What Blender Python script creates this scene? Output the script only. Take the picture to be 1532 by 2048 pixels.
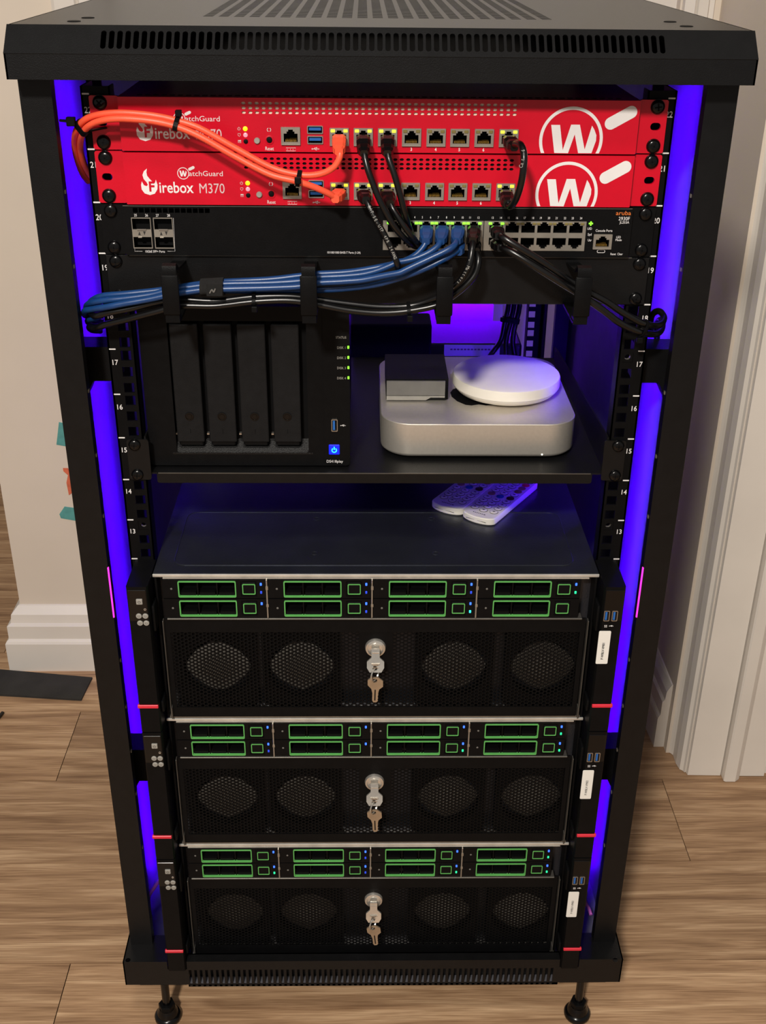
import bpy, bmesh, math, random
from mathutils import Vector, Matrix
from math import sin, cos, pi, radians
random.seed(7)
for o in list(bpy.data.objects): bpy.data.objects.remove(o)
scene = bpy.context.scene
COL = scene.collection
H = .108            # height of the lowest rack unit's underside above the floor
U = .04445          # one rack unit
# ------------------------------------------------------------------ camera
CAM = Vector((-.01393, -.99793, 1.10772)); FPX = 2267.7
PITCH, YAW, ROLL = .48091, -.02016, .01066
def camrot():
    f = Vector((0, cos(PITCH), -sin(PITCH))); u = Vector((0, sin(PITCH), cos(PITCH))); r = Vector((1, 0, 0))
    r2 = r*cos(ROLL)+u*sin(ROLL); u2 = -r*sin(ROLL)+u*cos(ROLL)
    Rz = Matrix.Rotation(YAW, 3, 'Z')
    return Rz@r2, Rz@u2, Rz@f
CR, CU, CF = camrot()
cd = bpy.data.cameras.new('camera'); cam = bpy.data.objects.new('camera', cd); COL.objects.link(cam)
cd.sensor_fit = 'HORIZONTAL'; cd.sensor_width = 36; cd.lens = FPX/1532*36; cd.clip_start = .05
m4 = Matrix((CR, CU, -CF)).transposed().to_4x4(); m4.translation = CAM+Vector((0, 0, H)); cam.matrix_world = m4
scene.camera = cam
# ------------------------------------------------------------------ world, lamps, exposure
w = bpy.data.worlds.new('room_ambience'); scene.world = w; w.use_nodes = True
bg = w.node_tree.nodes['Background']; bg.inputs[0].default_value = (1, .93, .86, 1); bg.inputs[1].default_value = .26
def lamp(name, loc, size, power, col, aim):
    l = bpy.data.lights.new(name, 'AREA'); l.shape = 'DISK'; l.size = size; l.energy = power; l.color = col
    o = bpy.data.objects.new(name, l); COL.objects.link(o); o.location = loc
    o.rotation_euler = (Vector(aim)-Vector(loc)).to_track_quat('-Z', 'Y').to_euler()
lamp('ceiling_lamp_offscreen', (-.15, -1.0, 2.42), .28, 10, (1, .93, .84), (-.15, -1.0, 0))
lamp('ceiling_lamp_offscreen', (-.50, -2.1, 2.42), .22, 72, (1, .93, .84), (-.2, -.6, .3))
vs = scene.view_settings; vs.view_transform = 'Standard'; vs.look = 'None'; vs.gamma = 1; vs.use_curve_mapping = False
vs.exposure = 0.0
# ------------------------------------------------------------------ pixel -> place (on a known plane)
def ray(px, py): return CR*((px-766)/FPX)+CU*((1024-py)/FPX)+CF
def q(px, py, Y):
    d = ray(px, py); t = (Y-CAM.y)/d.y; p = CAM+d*t; return p.x, p.z
def q3(px, py, Y): x, z = q(px, py, Y); return Vector((x, Y, z))
def qz(px, py, Z):
    d = ray(px, py); t = (Z-CAM.z)/d.z; p = CAM+d*t; return p.x, p.y
# ------------------------------------------------------------------ materials
def lin(c):
    return tuple(((v/255)/12.92 if v/255 <= .04045 else ((v/255+.055)/1.055)**2.4) for v in c)
MATS = {}
def mat(name, rgb, rough=.5, metal=0., var=.12, scale=60., bump=0., emis=0., coat=0., spec=.5, stretch=None, ecol=None):
    m = bpy.data.materials.new(name); m.use_nodes = True; nt = m.node_tree; b = nt.nodes['Principled BSDF']
    c = lin(rgb); b.inputs['Roughness'].default_value = rough; b.inputs['Metallic'].default_value = metal
    b.inputs['Coat Weight'].default_value = coat; b.inputs['Specular IOR Level'].default_value = spec
    tc = nt.nodes.new('ShaderNodeTexCoord'); n = nt.nodes.new('ShaderNodeTexNoise'); n.inputs['Scale'].default_value = scale
    n.inputs['Detail'].default_value = 4
    src = tc.outputs['Object']
    if stretch:
        mp = nt.nodes.new('ShaderNodeMapping'); mp.inputs['Scale'].default_value = stretch
        nt.links.new(src, mp.inputs[0]); src = mp.outputs[0]
    nt.links.new(src, n.inputs['Vector'])
    r = nt.nodes.new('ShaderNodeValToRGB')
    r.color_ramp.elements[0].position = .3; r.color_ramp.elements[1].position = .7
    r.color_ramp.elements[0].color = tuple(v*(1-var) for v in c)+(1,); r.color_ramp.elements[1].color = tuple(min(1, v*(1+var)) for v in c)+(1,)
    nt.links.new(n.outputs['Fac'], r.inputs[0]); nt.links.new(r.outputs[0], b.inputs['Base Color'])
    if bump:
        bp = nt.nodes.new('ShaderNodeBump'); bp.inputs['Strength'].default_value = bump; bp.inputs['Distance'].default_value = .001
        n2 = nt.nodes.new('ShaderNodeTexNoise'); n2.inputs['Scale'].default_value = scale*14; nt.links.new(tc.outputs['Object'], n2.inputs['Vector'])
        nt.links.new(n2.outputs['Fac'], bp.inputs['Height']); nt.links.new(bp.outputs[0], b.inputs['Normal'])
    if emis:
        e = ecol if ecol else c
        b.inputs['Emission Color'].default_value = tuple(e)+(1,); b.inputs['Emission Strength'].default_value = emis
    MATS[name] = m; return m
BLK = mat('black_powder_coat', (15, 15, 16), .34, bump=.2, scale=90, spec=.26)
BLK2 = mat('black_rail_steel', (11, 11, 12), .45, bump=.15, scale=90, spec=.10)
PLA = mat('black_plastic', (12, 12, 13), .42, bump=.2, scale=120, spec=.11)
TRAY = mat('tray_plastic', (23, 23, 24), .5, bump=.3, scale=120, spec=.14)
DARK = mat('deep_black', (11, 11, 12), .6, spec=.1)
GLOSS = mat('gloss_black', (7, 7, 8), .2, spec=.35)
SIDE = mat('grey_side_panel', (80, 80, 86), .5)

RED = mat('red_paint', (200, 0, 34), .32, var=.05, bump=.08, scale=50, spec=.45)
WHT = mat('white_print', (225, 222, 222), .5, var=.03)
PNK = mat('thin_white_print', (214, 190, 192), .5, var=.04)
STEEL = mat('nickel_steel', (196, 190, 182), .32, metal=.9)
STEELD = mat('dull_steel', (168, 162, 152), .42, metal=.75)
CHROME = mat('chrome', (226, 222, 214), .2, metal=.8)
BRONZE = mat('nickel_brass_key', (176, 156, 132), .38, metal=.6)
GALV = mat('galvanised_cover', (78, 81, 90), .34, metal=.85, var=.12, scale=30, bump=.15)
ALU = mat('bead_blasted_aluminium', (214, 208, 198), .42, metal=.72, var=.03, scale=300, bump=.06)
ALUE = mat('bare_aluminium_edge', (215, 212, 205), .35, metal=.6)
ORG_ = mat('orange_cable', (244, 88, 58), .42, var=.07, scale=120, bump=.1)
BLUC = mat('blue_cable', (17, 58, 110), .35, var=.08, scale=120, bump=.05)
BLUB = mat('blue_boot', (20, 60, 112), .45, var=.08)
BKC = mat('black_cable', (9, 9, 10), .28, var=.1, spec=.5)
FELT = mat('hook_loop_fabric', (22, 22, 22), .95, var=.4, scale=500, bump=.8)
WALL = mat('beige_wall_paint', (212, 200, 185), .75, var=.03, scale=6, bump=.15)

TRIM = mat('white_gloss_trim', (218, 211, 202), .4, var=.04, scale=9, bump=.05)
RUB = mat('dark_mat_rubber', (40, 38, 36), .85, var=.25, scale=25, bump=.5)
WPL = mat('white_plastic', (226, 222, 212), .38, var=.02)
WPL2 = mat('matt_white_shell', (232, 226, 214), .5, var=.02)
GREY = mat('grey_plastic', (108, 106, 102), .5)
GRYL = mat('light_grey_plastic', (150, 147, 140), .5)
GRN = mat('green_plastic_trim', (92, 172, 90), .4, var=.08)
REDP = mat('red_plastic', (216, 42, 62), .4, var=.06)
USBB = mat('usb_blue', (30, 98, 176), .4)
FANG = mat('fan_grey', (84, 81, 76), .5)
BEI = mat('beige_filter_foam', (240, 226, 204), .7, var=.25, scale=250)
DSTL = mat('steel_and_lit_edge', (96, 93, 88), .45, metal=.6)  # steel trim on the servers; elsewhere paints lamplit edges
GOLD = mat('gold_contact', (190, 150, 70), .35, metal=.8)
LBL = mat('white_label', (232, 230, 224), .6, var=.02)
INK = mat('black_ink', (35, 33, 32), .6)
GRAYINK = mat('grey_ink', (120, 116, 112), .6)
ORGINK = mat('orange_ink', (226, 120, 50), .5)
TAN = mat('tan_button', (150, 116, 84), .5)
MAR = mat('maroon_button', (62, 22, 26), .5)
TEAL = mat('teal_sticker', (84, 152, 148), .5, var=.15, scale=80)
CORAL = mat('coral_sticker', (206, 104, 74), .5, var=.2, scale=80)
LED_B = mat('blue_lamp', (70, 10, 255), emis=92, ecol=(.068, .0, 1.0))
LED_R = mat('rear_blue_lamp', (70, 10, 255), emis=110, ecol=(.13, .0, 1.0))


PINKL = mat('magenta_slot_glow', (255, 60, 220), emis=.75, ecol=(1, .03, .8))  # emission put in for strip light showing at the post slots
YEL = mat('yellow_link_light', (240, 230, 60), emis=1.1, ecol=(.9, .8, .05))
DYEL = mat('unlit_link_light', (120, 108, 60), .4)
GRNL = mat('green_link_light', (120, 240, 40), emis=1.3, ecol=(.25, 1, .04))
LIME = mat('lime_power_light', (200, 240, 20), emis=1.2, ecol=(.7, 1, .0))
PKL = mat('pink_status_light', (250, 150, 170), .3, emis=.35, ecol=(1, .35, .45))
BLUL = mat('blue_status_light', (40, 90, 255), emis=2.2, ecol=(.03, .12, 1))
BLUD = mat('dim_blue_status_light', (30, 60, 200), emis=.45, ecol=(.03, .1, 1))
CYAL = mat('cyan_status_light', (40, 240, 230), emis=1.3, ecol=(.03, .95, .75))
GRSL = mat('green_status_light', (30, 230, 140), emis=1.0, ecol=(.02, .9, .35))
PWRL = mat('blue_power_button', (10, 20, 200), emis=.55, ecol=(.0, .02, 1))
PWRI = mat('cyan_power_icon', (40, 200, 255), emis=1.2, ecol=(.03, .6, 1))
WLED = mat('white_led', (255, 245, 220), emis=1.5, ecol=(1, .9, .7))
PNKC = mat('pink_cable', (214, 110, 214), .4)

def wood():
    m = bpy.data.materials.new('wood_plank'); m.use_nodes = True; nt = m.node_tree; b = nt.nodes['Principled BSDF']
    N = nt.nodes.new; L = nt.links.new
    tc = N('ShaderNodeTexCoord'); oi = N('ShaderNodeObjectInfo')
    add = N('ShaderNodeVectorMath'); add.operation = 'ADD'
    sc = N('ShaderNodeVectorMath'); sc.operation = 'SCALE'; sc.inputs['Scale'].default_value = 1
    comb = N('ShaderNodeCombineXYZ'); mu = N('ShaderNodeMath'); mu.operation = 'MULTIPLY'; mu.inputs[1].default_value = 37
    L(oi.outputs['Random'], mu.inputs[0]); L(mu.outputs[0], comb.inputs[0]); L(mu.outputs[0], comb.inputs[1])
    L(tc.outputs['Object'], add.inputs[0]); L(comb.outputs[0], add.inputs[1])
    mp = N('ShaderNodeMapping'); mp.inputs['Scale'].default_value = (1.8, 24, 1); L(add.outputs[0], mp.inputs[0])
    n1 = N('ShaderNodeTexNoise'); n1.inputs['Scale'].default_value = 2.2; n1.inputs['Detail'].default_value = 6; n1.inputs['Distortion'].default_value = .9; L(mp.outputs[0], n1.inputs['Vector'])
    mp2 = N('ShaderNodeMapping'); mp2.inputs['Scale'].default_value = (5, 190, 1); L(add.outputs[0], mp2.inputs[0])
    n2 = N('ShaderNodeTexNoise'); n2.inputs['Scale'].default_value = 3; n2.inputs['Detail'].default_value = 4; n2.inputs['Distortion'].default_value = .5; L(mp2.outputs[0], n2.inputs['Vector'])
    r1 = N('ShaderNodeValToRGB'); e = r1.color_ramp.elements
    e[0].position = .32; e[0].color = lin((146, 113, 84))+(1,); e[1].position = .68; e[1].color = lin((206, 172, 136))+(1,)
    x = r1.color_ramp.elements.new(.5); x.color = lin((178, 143, 109))+(1,)
    L(n1.outputs['Fac'], r1.inputs[0])
    r2 = N('ShaderNodeValToRGB'); e = r2.color_ramp.elements; e[0].position = .35; e[0].color = (.62, .58, .54, 1); e[1].position = .6; e[1].color = (1, 1, 1, 1)
    L(n2.outputs['Fac'], r2.inputs[0])
    mx = N('ShaderNodeMix'); mx.data_type = 'RGBA'; mx.blend_type = 'MULTIPLY'; mx.inputs[0].default_value = .85
    L(r1.outputs[0], mx.inputs[6]); L(r2.outputs[0], mx.inputs[7])
    mr = N('ShaderNodeMapRange'); mr.inputs['To Min'].default_value = .86; mr.inputs['To Max'].default_value = 1.08; L(oi.outputs['Random'], mr.inputs[0])
    hv = N('ShaderNodeHueSaturation'); L(mr.outputs[0], hv.inputs['Value']); L(mx.outputs[2], hv.inputs['Color'])
    L(hv.outputs[0], b.inputs['Base Color']); b.inputs['Roughness'].default_value = .48; b.inputs['Specular IOR Level'].default_value = .35
    bp = N('ShaderNodeBump'); bp.inputs['Strength'].default_value = .25; bp.inputs['Distance'].default_value = .001; L(n2.outputs['Fac'], bp.inputs['Height']); L(bp.outputs[0], b.inputs['Normal'])
    return m
WOOD = wood()

# ------------------------------------------------------------------ mesh helpers
class MB:
    def __init__(s): s.v = []; s.f = []; s.m = []
    def add(s, vs_, fs, mi=0):
        o = len(s.v); s.v += [tuple(p) for p in vs_]
        for f in fs: s.f.append(tuple(i+o for i in f)); s.m.append(mi)
        return s
    def box(s, x0, x1, y0, y1, z0, z1, mi=0):
        return s.add([(x0, y0, z0), (x1, y0, z0), (x1, y1, z0), (x0, y1, z0), (x0, y0, z1), (x1, y0, z1), (x1, y1, z1), (x0, y1, z1)],
                     [(0, 3, 2, 1), (4, 5, 6, 7), (0, 1, 5, 4), (1, 2, 6, 5), (2, 3, 7, 6), (3, 0, 4, 7)], mi)
    def bbox(s, x0, x1, y0, y1, z0, z1, b=.001, seg=2, mi=0):
        bm = bmesh.new(); bmesh.ops.create_cube(bm, size=1)
        for v in bm.verts: v.co = ((x0+x1)/2+v.co.x*(x1-x0), (y0+y1)/2+v.co.y*(y1-y0), (z0+z1)/2+v.co.z*(z1-z0))
        bmesh.ops.bevel(bm, geom=bm.edges[:], offset=b, segments=seg, affect='EDGES', profile=.5)
        bm.verts.ensure_lookup_table(); bm.verts.index_update()
        s.add([v.co[:] for v in bm.verts], [[v.index for v in f.verts] for f in bm.faces], mi); bm.free(); return s
    def prism(s, poly, ax, a0, a1, mi=0):
        n = len(poly)
        if ax == 'y': A = [(x, a0, z) for x, z in poly]; B = [(x, a1, z) for x, z in poly]
        elif ax == 'z': A = [(x, y, a0) for x, y in poly]; B = [(x, y, a1) for x, y in poly]
        else: A = [(a0, y, z) for y, z in poly]; B = [(a1, y, z) for y, z in poly]
        return s.add(A+B, [tuple(range(n)), tuple(range(2*n-1, n-1, -1))]+[(i, (i+1) % n, n+(i+1) % n, n+i) for i in range(n)], mi)
    def lathe(s, prof, c=(0, 0, 0), ax='z', n=24, mi=0, cap=True):
        vs_ = []; 
        for r, h in prof:
            for i in range(n):
                a = 2*pi*i/n; u, v_ = r*cos(a), r*sin(a)
                p = (u, v_, h) if ax == 'z' else ((u, h, v_) if ax == 'y' else (h, u, v_))
                vs_.append((p[0]+c[0], p[1]+c[1], p[2]+c[2]))
        fs = []
        for j in range(len(prof)-1):
            for i in range(n): k = (i+1) % n; fs.append((j*n+i, j*n+k, (j+1)*n+k, (j+1)*n+i))
        if cap: fs.append(tuple(range(n))); fs.append(tuple(range((len(prof)-1)*n, len(prof)*n)))
        return s.add(vs_, fs, mi)
    def cyl(s, p0, p1, r0, r1=None, n=14, mi=0):
        return s.tube([p0, p1], r0, n, mi, r1=r1, raw=True)
    def tube(s, pts, r, n=8, mi=0, r1=None, raw=False, closed=False, step=5):
        P = [Vector(p) for p in pts]
        if not raw: P = spline(P, step, closed)
        L_ = len(P); vs_ = []; prev = None
        for i, p in enumerate(P):
            if closed: t = P[(i+1) % L_]-P[i-1]
            else: t = P[min(i+1, L_-1)]-P[max(i-1, 0)]
            t = t.normalized() if t.length > 1e-9 else Vector((0, 0, 1))
            if prev is None:
                a = Vector((0, 0, 1)) if abs(t.z) < .9 else Vector((1, 0, 0)); nrm = (a-t*a.dot(t)).normalized()
            else: nrm = (prev-t*prev.dot(t)).normalized()
            prev = nrm; bn = t.cross(nrm); rr = r if r1 is None else r+(r1-r)*i/(L_-1)
            for k in range(n): a = 2*pi*k/n; vs_.append(p+nrm*(rr*cos(a))+bn*(rr*sin(a)))
        fs = []
        for i in range(L_ if closed else L_-1):
            j = (i+1) % L_
            for k in range(n): k2 = (k+1) % n; fs.append((i*n+k, i*n+k2, j*n+k2, j*n+k))
        if not closed: fs.append(tuple(range(n-1, -1, -1))); fs.append(tuple(range((L_-1)*n, L_*n)))
        return s.add(vs_, fs, mi)
    def loft(s, p0, p1, sec0, sec1, up=(0, 0, 1), mi=0, rings=()):
        """tapered rectangular body from p0 to p1; sec = (half width, half height)"""
        p0, p1 = Vector(p0), Vector(p1); t = (p1-p0).normalized(); u = Vector(up); u = (u-t*u.dot(t)).normalized(); r = t.cross(u)
        st = [(0, *sec0)]+[(k, w_, h_) for k, w_, h_ in rings]+[(1, *sec1)]
        vs_ = []
        for k, w_, h_ in st:
            c = p0.lerp(p1, k)
            for a, b in ((-1, -.6), (-.6, -1), (.6, -1), (1, -.6), (1, .6), (.6, 1), (-.6, 1), (-1, .6)): vs_.append(c+r*(a*w_)+u*(b*h_))
        fs = [tuple(range(7, -1, -1)), tuple(range((len(st)-1)*8, len(st)*8))]
        for j in range(len(st)-1):
            for i in range(8): k = (i+1) % 8; fs.append((j*8+i, j*8+k, (j+1)*8+k, (j+1)*8+i))
        return s.add(vs_, fs, mi)
    def merge(s, o, off=(0, 0, 0), mi=None):
        return s.add([(x+off[0], y+off[1], z+off[2]) for x, y, z in o.v], o.f, 0 if mi is None else mi)
    def mesh(s, name, mats, smooth=False, ang=40):
        me = bpy.data.meshes.new(name); me.from_pydata(s.v, [], s.f)
        for m_ in (mats if isinstance(mats, (list, tuple)) else [mats]): me.materials.append(m_)
        me.polygons.foreach_set('material_index', s.m)
        bm = bmesh.new(); bm.from_mesh(me); bmesh.ops.recalc_face_normals(bm, faces=bm.faces); bm.to_mesh(me); bm.free()
        if smooth: me.shade_smooth(); me.set_sharp_from_angle(angle=radians(ang))
        me.update(); return me
def spline(P, step=5, closed=False):
    out = []; n = len(P)
    rng = range(n) if closed else range(n-1)
    for i in rng:
        a = P[(i-1) % n] if closed or i > 0 else P[0]*2-P[1]
        b = P[i]; c = P[(i+1) % n]; d = P[(i+2) % n] if closed or i+2 < n else P[n-1]*2-P[n-2]
        for k in range(step):
            t = k/step; out.append(.5*((2*b)+(c-a)*t+(2*a-5*b+4*c-d)*t*t+(3*b-a-3*c+d)*t**3))
    if not closed: out.append(P[-1])
    return out
def curve_mesh(cu, name='tmp'):
    ob = bpy.data.objects.new(name, cu); me = bpy.data.meshes.new_from_object(ob)
    vs_ = [v.co.copy() for v in me.vertices]; fs = [tuple(p.vertices) for p in me.polygons]
    bpy.data.objects.remove(ob); bpy.data.meshes.remove(me); bpy.data.curves.remove(cu); return vs_, fs
def plate(outer, holes, y0, y1, mb=None, mi=0, fn=None):
    """flat sheet in the x-z plane with holes, from y0 to y1 (2D filled curve)"""
    cu = bpy.data.curves.new('plate', 'CURVE'); cu.dimensions = '2D'; cu.fill_mode = 'BOTH'; cu.extrude = abs(y1-y0)/2
    for lp in [outer]+list(holes):
        sp = cu.splines.new('POLY'); sp.points.add(len(lp)-1); sp.use_cyclic_u = True
        for p, (x, z) in zip(sp.points, lp): p.co = (x, z, 0, 1)
    vs_, fs = curve_mesh(cu); ym = (y0+y1)/2; mb = mb or MB()
    if fn: mb.add([fn(v.x, v.y, v.z) for v in vs_], fs, mi)
    else: mb.add([(v.x, ym-v.z, v.y) for v in vs_], fs, mi)
    return mb
def grid(xs, zs, hole, y0, y1, mb=None, mi=0, fn=None):
    """sheet built on a grid of cells, cells with hole(i,j) left out"""
    mb = mb or MB(); nx, nz = len(xs)-1, len(zs)-1
    sol = lambda i, j: 0 <= i < nx and 0 <= j < nz and not hole(i, j)
    vs_ = []; idx = {}; fs = []
    def V(i, j, k):
        if (i, j, k) not in idx: idx[(i, j, k)] = len(vs_); vs_.append((xs[i], (y0, y1)[k], zs[j]))
        return idx[(i, j, k)]
    for i in range(nx):
        for j in range(nz):
            if not sol(i, j): continue
            fs.append((V(i, j, 0), V(i+1, j, 0), V(i+1, j+1, 0), V(i, j+1, 0))); fs.append((V(i, j, 1), V(i, j+1, 1), V(i+1, j+1, 1), V(i+1, j, 1)))
            if not sol(i-1, j): fs.append((V(i, j, 0), V(i, j+1, 0), V(i, j+1, 1), V(i, j, 1)))
            if not sol(i+1, j): fs.append((V(i+1, j, 0), V(i+1, j, 1), V(i+1, j+1, 1), V(i+1, j+1, 0)))
            if not sol(i, j-1): fs.append((V(i, j, 0), V(i, j, 1), V(i+1, j, 1), V(i+1, j, 0)))
            if not sol(i, j+1): fs.append((V(i, j+1, 0), V(i+1, j+1, 0), V(i+1, j+1, 1), V(i, j+1, 1)))
    if fn: vs_ = [fn(*p) for p in vs_]
    return mb.add(vs_, fs, mi)
def rrect(x0, x1, z0, z1, r, n=3):
    out = []
    for cx, cz, a0 in ((x1-r, z0+r, -90), (x1-r, z1-r, 0), (x0+r, z1-r, 90), (x0+r, z0+r, 180)):
        for k in range(n+1): a = radians(a0+90*k/n); out.append((cx+r*cos(a), cz+r*sin(a)))
    return out
def circ(cx, cz, r, n=20): return [(cx+r*cos(2*pi*i/n), cz+r*sin(2*pi*i/n)) for i in range(n)]
# ------------------------------------------------------------------ objects
ORG = {}
def root_of(o):
    while o.parent: o = o.parent
    return o
def tag(o, label, cat, group=None, kind=None):
    if label: o['label'] = label
    if cat: o['category'] = cat
    if group: o['group'] = group
    if kind: o['kind'] = kind
    return o
def thing(name, label, cat, loc, group=None, rotz=0, kind=None):
    o = bpy.data.objects.new(name, None); COL.objects.link(o); o.empty_display_size = .02
    o.location = (loc[0], loc[1], loc[2]+H); o.rotation_euler = (0, 0, rotz); ORG[o.name] = Vector(loc)
    return tag(o, label, cat, group, kind)
def obj(name, mb, mats, parent=None, smooth=False, local=False, ang=40):
    """links one mesh object; coordinates are rack coordinates unless local"""
    if parent is None:
        xs = [p[0] for p in mb.v]; ys = [p[1] for p in mb.v]; zs = [p[2] for p in mb.v]
        org = Vector(((min(xs)+max(xs))/2, (min(ys)+max(ys))/2, min(zs)))
    else: org = Vector((0, 0, 0)) if local else ORG[root_of(parent).name].copy()
    mb.v = [(x-org.x, y-org.y, z-org.z) for x, y, z in mb.v]
    o = bpy.data.objects.new(name, mb.mesh(name, mats, smooth, ang)); COL.objects.link(o)
    if parent is None: o.location = (org.x, org.y, org.z+H); ORG[o.name] = org
    else: o.parent = parent
    return o
CACHE = {}
def M(key, fn, mats, smooth=False, ang=40):
    if key not in CACHE: CACHE[key] = fn().mesh(key, mats, smooth, ang)
    return CACHE[key]
def inst(name, me, parent, loc=(0, 0, 0), rot=(0, 0, 0), scale=None):
    o = bpy.data.objects.new(name, me); COL.objects.link(o); o.parent = parent; o.location = loc; o.rotation_euler = rot
    if scale: o.scale = scale
    return o
TC = {}
def text_mesh(s, size, mt, align='CENTER', xs=1., bold=0., ext=.00012):
    k = (s, size, mt.name, align, xs, bold)
    if k not in TC:
        cu = bpy.data.curves.new('t', 'FONT'); cu.body = s; cu.size = size; cu.align_x = align; cu.extrude = ext; cu.offset = bold*size; cu.resolution_u = 3
        vs_, fs = curve_mesh(cu); mb = MB(); mb.add([(v.x*xs, v.y, v.z) for v in vs_], fs); TC[k] = mb.mesh('text', mt)
    return TC[k]
def text(s, h, x, z, y, mt, parent, name='lettering', align='CENTER', xs=.85, rot=0., bold=0.):
    """front facing lettering; h = capital height, (x, z) = baseline point, local coordinates of parent"""
    return inst(name, text_mesh(s, h/.70, mt, align, xs, bold), parent, (x, y, z), (pi/2, -rot, 0))

# ------------------------------------------------------------------ THE SETTING
def struct(name, mb, mt, parent=None, label=None, smooth=False):
    o = obj(name, mb, mt, parent, smooth)
    if parent is None: o['kind'] = 'structure'
    return o
FZ = -H
SC = (CAM.z+H)/(CAM.z+.085)
def kx(x): return CAM.x+SC*(x-CAM.x)
def ky(y): return CAM.y+SC*(y-CAM.y)
def KP(pts): return [(kx(a), ky(b)) for a, b in pts]
floor = struct('floor', MB().box(-3, 2.2, -2.6, 3.2, FZ-.02, FZ-.004), DARK)
PW = .178; row0 = ky(.556)-PW*18
for r_ in range(33):
    y0 = row0+r_*PW
    if y0 > 3.1: break
    xo = -3+((r_*.431+.23) % 1.22)
    if r_ == 17: xo = -.5-1.22*2
    x = xo-1.22
    while x < 2.2:
        a, b = max(x, -3), min(x+1.22, 2.2)
        if b-a > .02: 
            vis = y0 > -.35 and a < 1.1 and b > -1.3
            if vis or True:
                obj('plank', MB().box(a+.0006, b-.0006, y0+.0006, y0+PW-.0006, FZ-.006, FZ), WOOD, floor)
        x += 1.22
WY = ky(.70); WX = kx(-.615)
struct('wall_back', MB().box(WX, -.44, WY, WY+.11, FZ, 2.35).box(.43, kx(.60), WY, WY+.11, FZ, 2.35).box(-.44, .43, WY, WY+.11, 1.97, 2.35), WALL)
struct('wall_left', MB().box(WX, WX+.015, WY+.11, 3.1, FZ, 2.35), WALL)
struct('wall_far', MB().box(-3, 2.2, 3.1, 3.15, FZ, 2.35), WALL)
# side wall to the right of the rack with the casing of an opening at its end
struct('wall_right', MB().box(kx(.478), kx(.60), ky(.445), WY, FZ, 2.35), WALL)
struct('wall_front', MB().box(kx(.60), 1.6, ky(.395), ky(.50), FZ, 2.35), TRIM)
def baseboard(name, pts_profile_fn):
    struct(name, pts_profile_fn, TRIM)
BP = [(0, 0), (.028, 0), (.028, .058), (.026, .062), (.022, .066), (.022, .092), (.016, .096), (.014, .112), (.003, .125), (0, .126)]
bb = MB(); n = len(BP)
A = [(WX-d, WY-d, FZ+h) for d, h in BP]; B = [(-.445, WY-d, FZ+h) for d, h in BP]; C_ = [(WX-d, 1.6, FZ+h) for d, h in BP]
bb.add(A+B+C_, [(i, i+1, n+i+1, n+i) for i in range(n-1)]+[(i, i+1, 2*n+i+1, 2*n+i) for i in range(n-1)]+[tuple(range(n, 2*n))])
struct('baseboard_back', bb, TRIM)
bb = MB(); A = [(kx(.478)-d, WY, FZ+h) for d, h in BP]; B = [(kx(.478)-d*.6, ky(.46), FZ+h) for d, h in BP]
bb.add(A+B, [(i, i+1, n+i+1, n+i) for i in range(n-1)]+[tuple(range(n)), tuple(range(n, 2*n))]); struct('baseboard_right', bb, TRIM)
struct('trim_1', MB().prism(KP([(.482, .460), (.482, .446), (.4855, .442), (.488, .438), (.4875, .418), (.490, .4035), (.4945, .3995), (.496, .3955), (.498, .397), (.4994, .3895), (.5507, .3882), (.552, .394), (.552, .46)]), 'z', FZ+.001, 2.1), TRIM)
struct('trim_2', MB().prism(KP([(.552, .46), (.5525, .3755), (.555, .3735), (.570, .3735), (.5727, .3755), (.578, .3800), (.578, .46)]), 'z', FZ+.001, 2.1), TRIM)
struct('trim_3', MB().prism(KP([(.579, .46), (.579, .387), (.6195, .3866), (.6201, .40), (.6201, .46)]), 'z', FZ+.001, 2.1), TRIM)
struct('trim_4', MB().prism([(-.445, WY), (-.445, WY-.012), (-.440, WY-.016), (-.412, WY-.018), (-.409, WY-.013), (-.405, WY-.018), (-.386, WY-.018), (-.384, WY-.010), (-.372, WY-.008), (-.370, WY+.02), (-.445, WY+.02)], 'z', FZ, 2.0), TRIM)
struct('trim_5', MB().prism([(.433, WY), (.433, WY-.014), (.447, WY-.016), (.449, WY-.010), (.452, WY-.016), (.466, WY-.014), (.469, WY-.008), (.476, WY-.008), (.476, WY+.02), (.433, WY+.02)], 'z', FZ, 2.0), TRIM)
dr = thing('door_1', None, None, (.03, WY+.03, FZ), kind='structure')
obj('door_slab', MB().box(-.368, .431, WY+.02, WY+.055, FZ+.006, 1.96), TRIM, dr)
for z0, z1 in ((.05, .75), (.85, 1.30), (1.38, 1.88)):
    for x0, x1 in ((-.28, -.02), (.08, .34)):
        obj('door_panel', MB().bbox(x0, x1, WY+.012, WY+.03, z0, z1, .006, 2), TRIM, dr)

# ------------------------------------------------------------------ RACK CABINET
rack = thing('rack_cabinet', 'tall black open server rack cabinet with slotted roof and levelling feet', 'rack', (0, .26, FZ))
XO = .0015
CW = .2945; yb = .625
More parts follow.
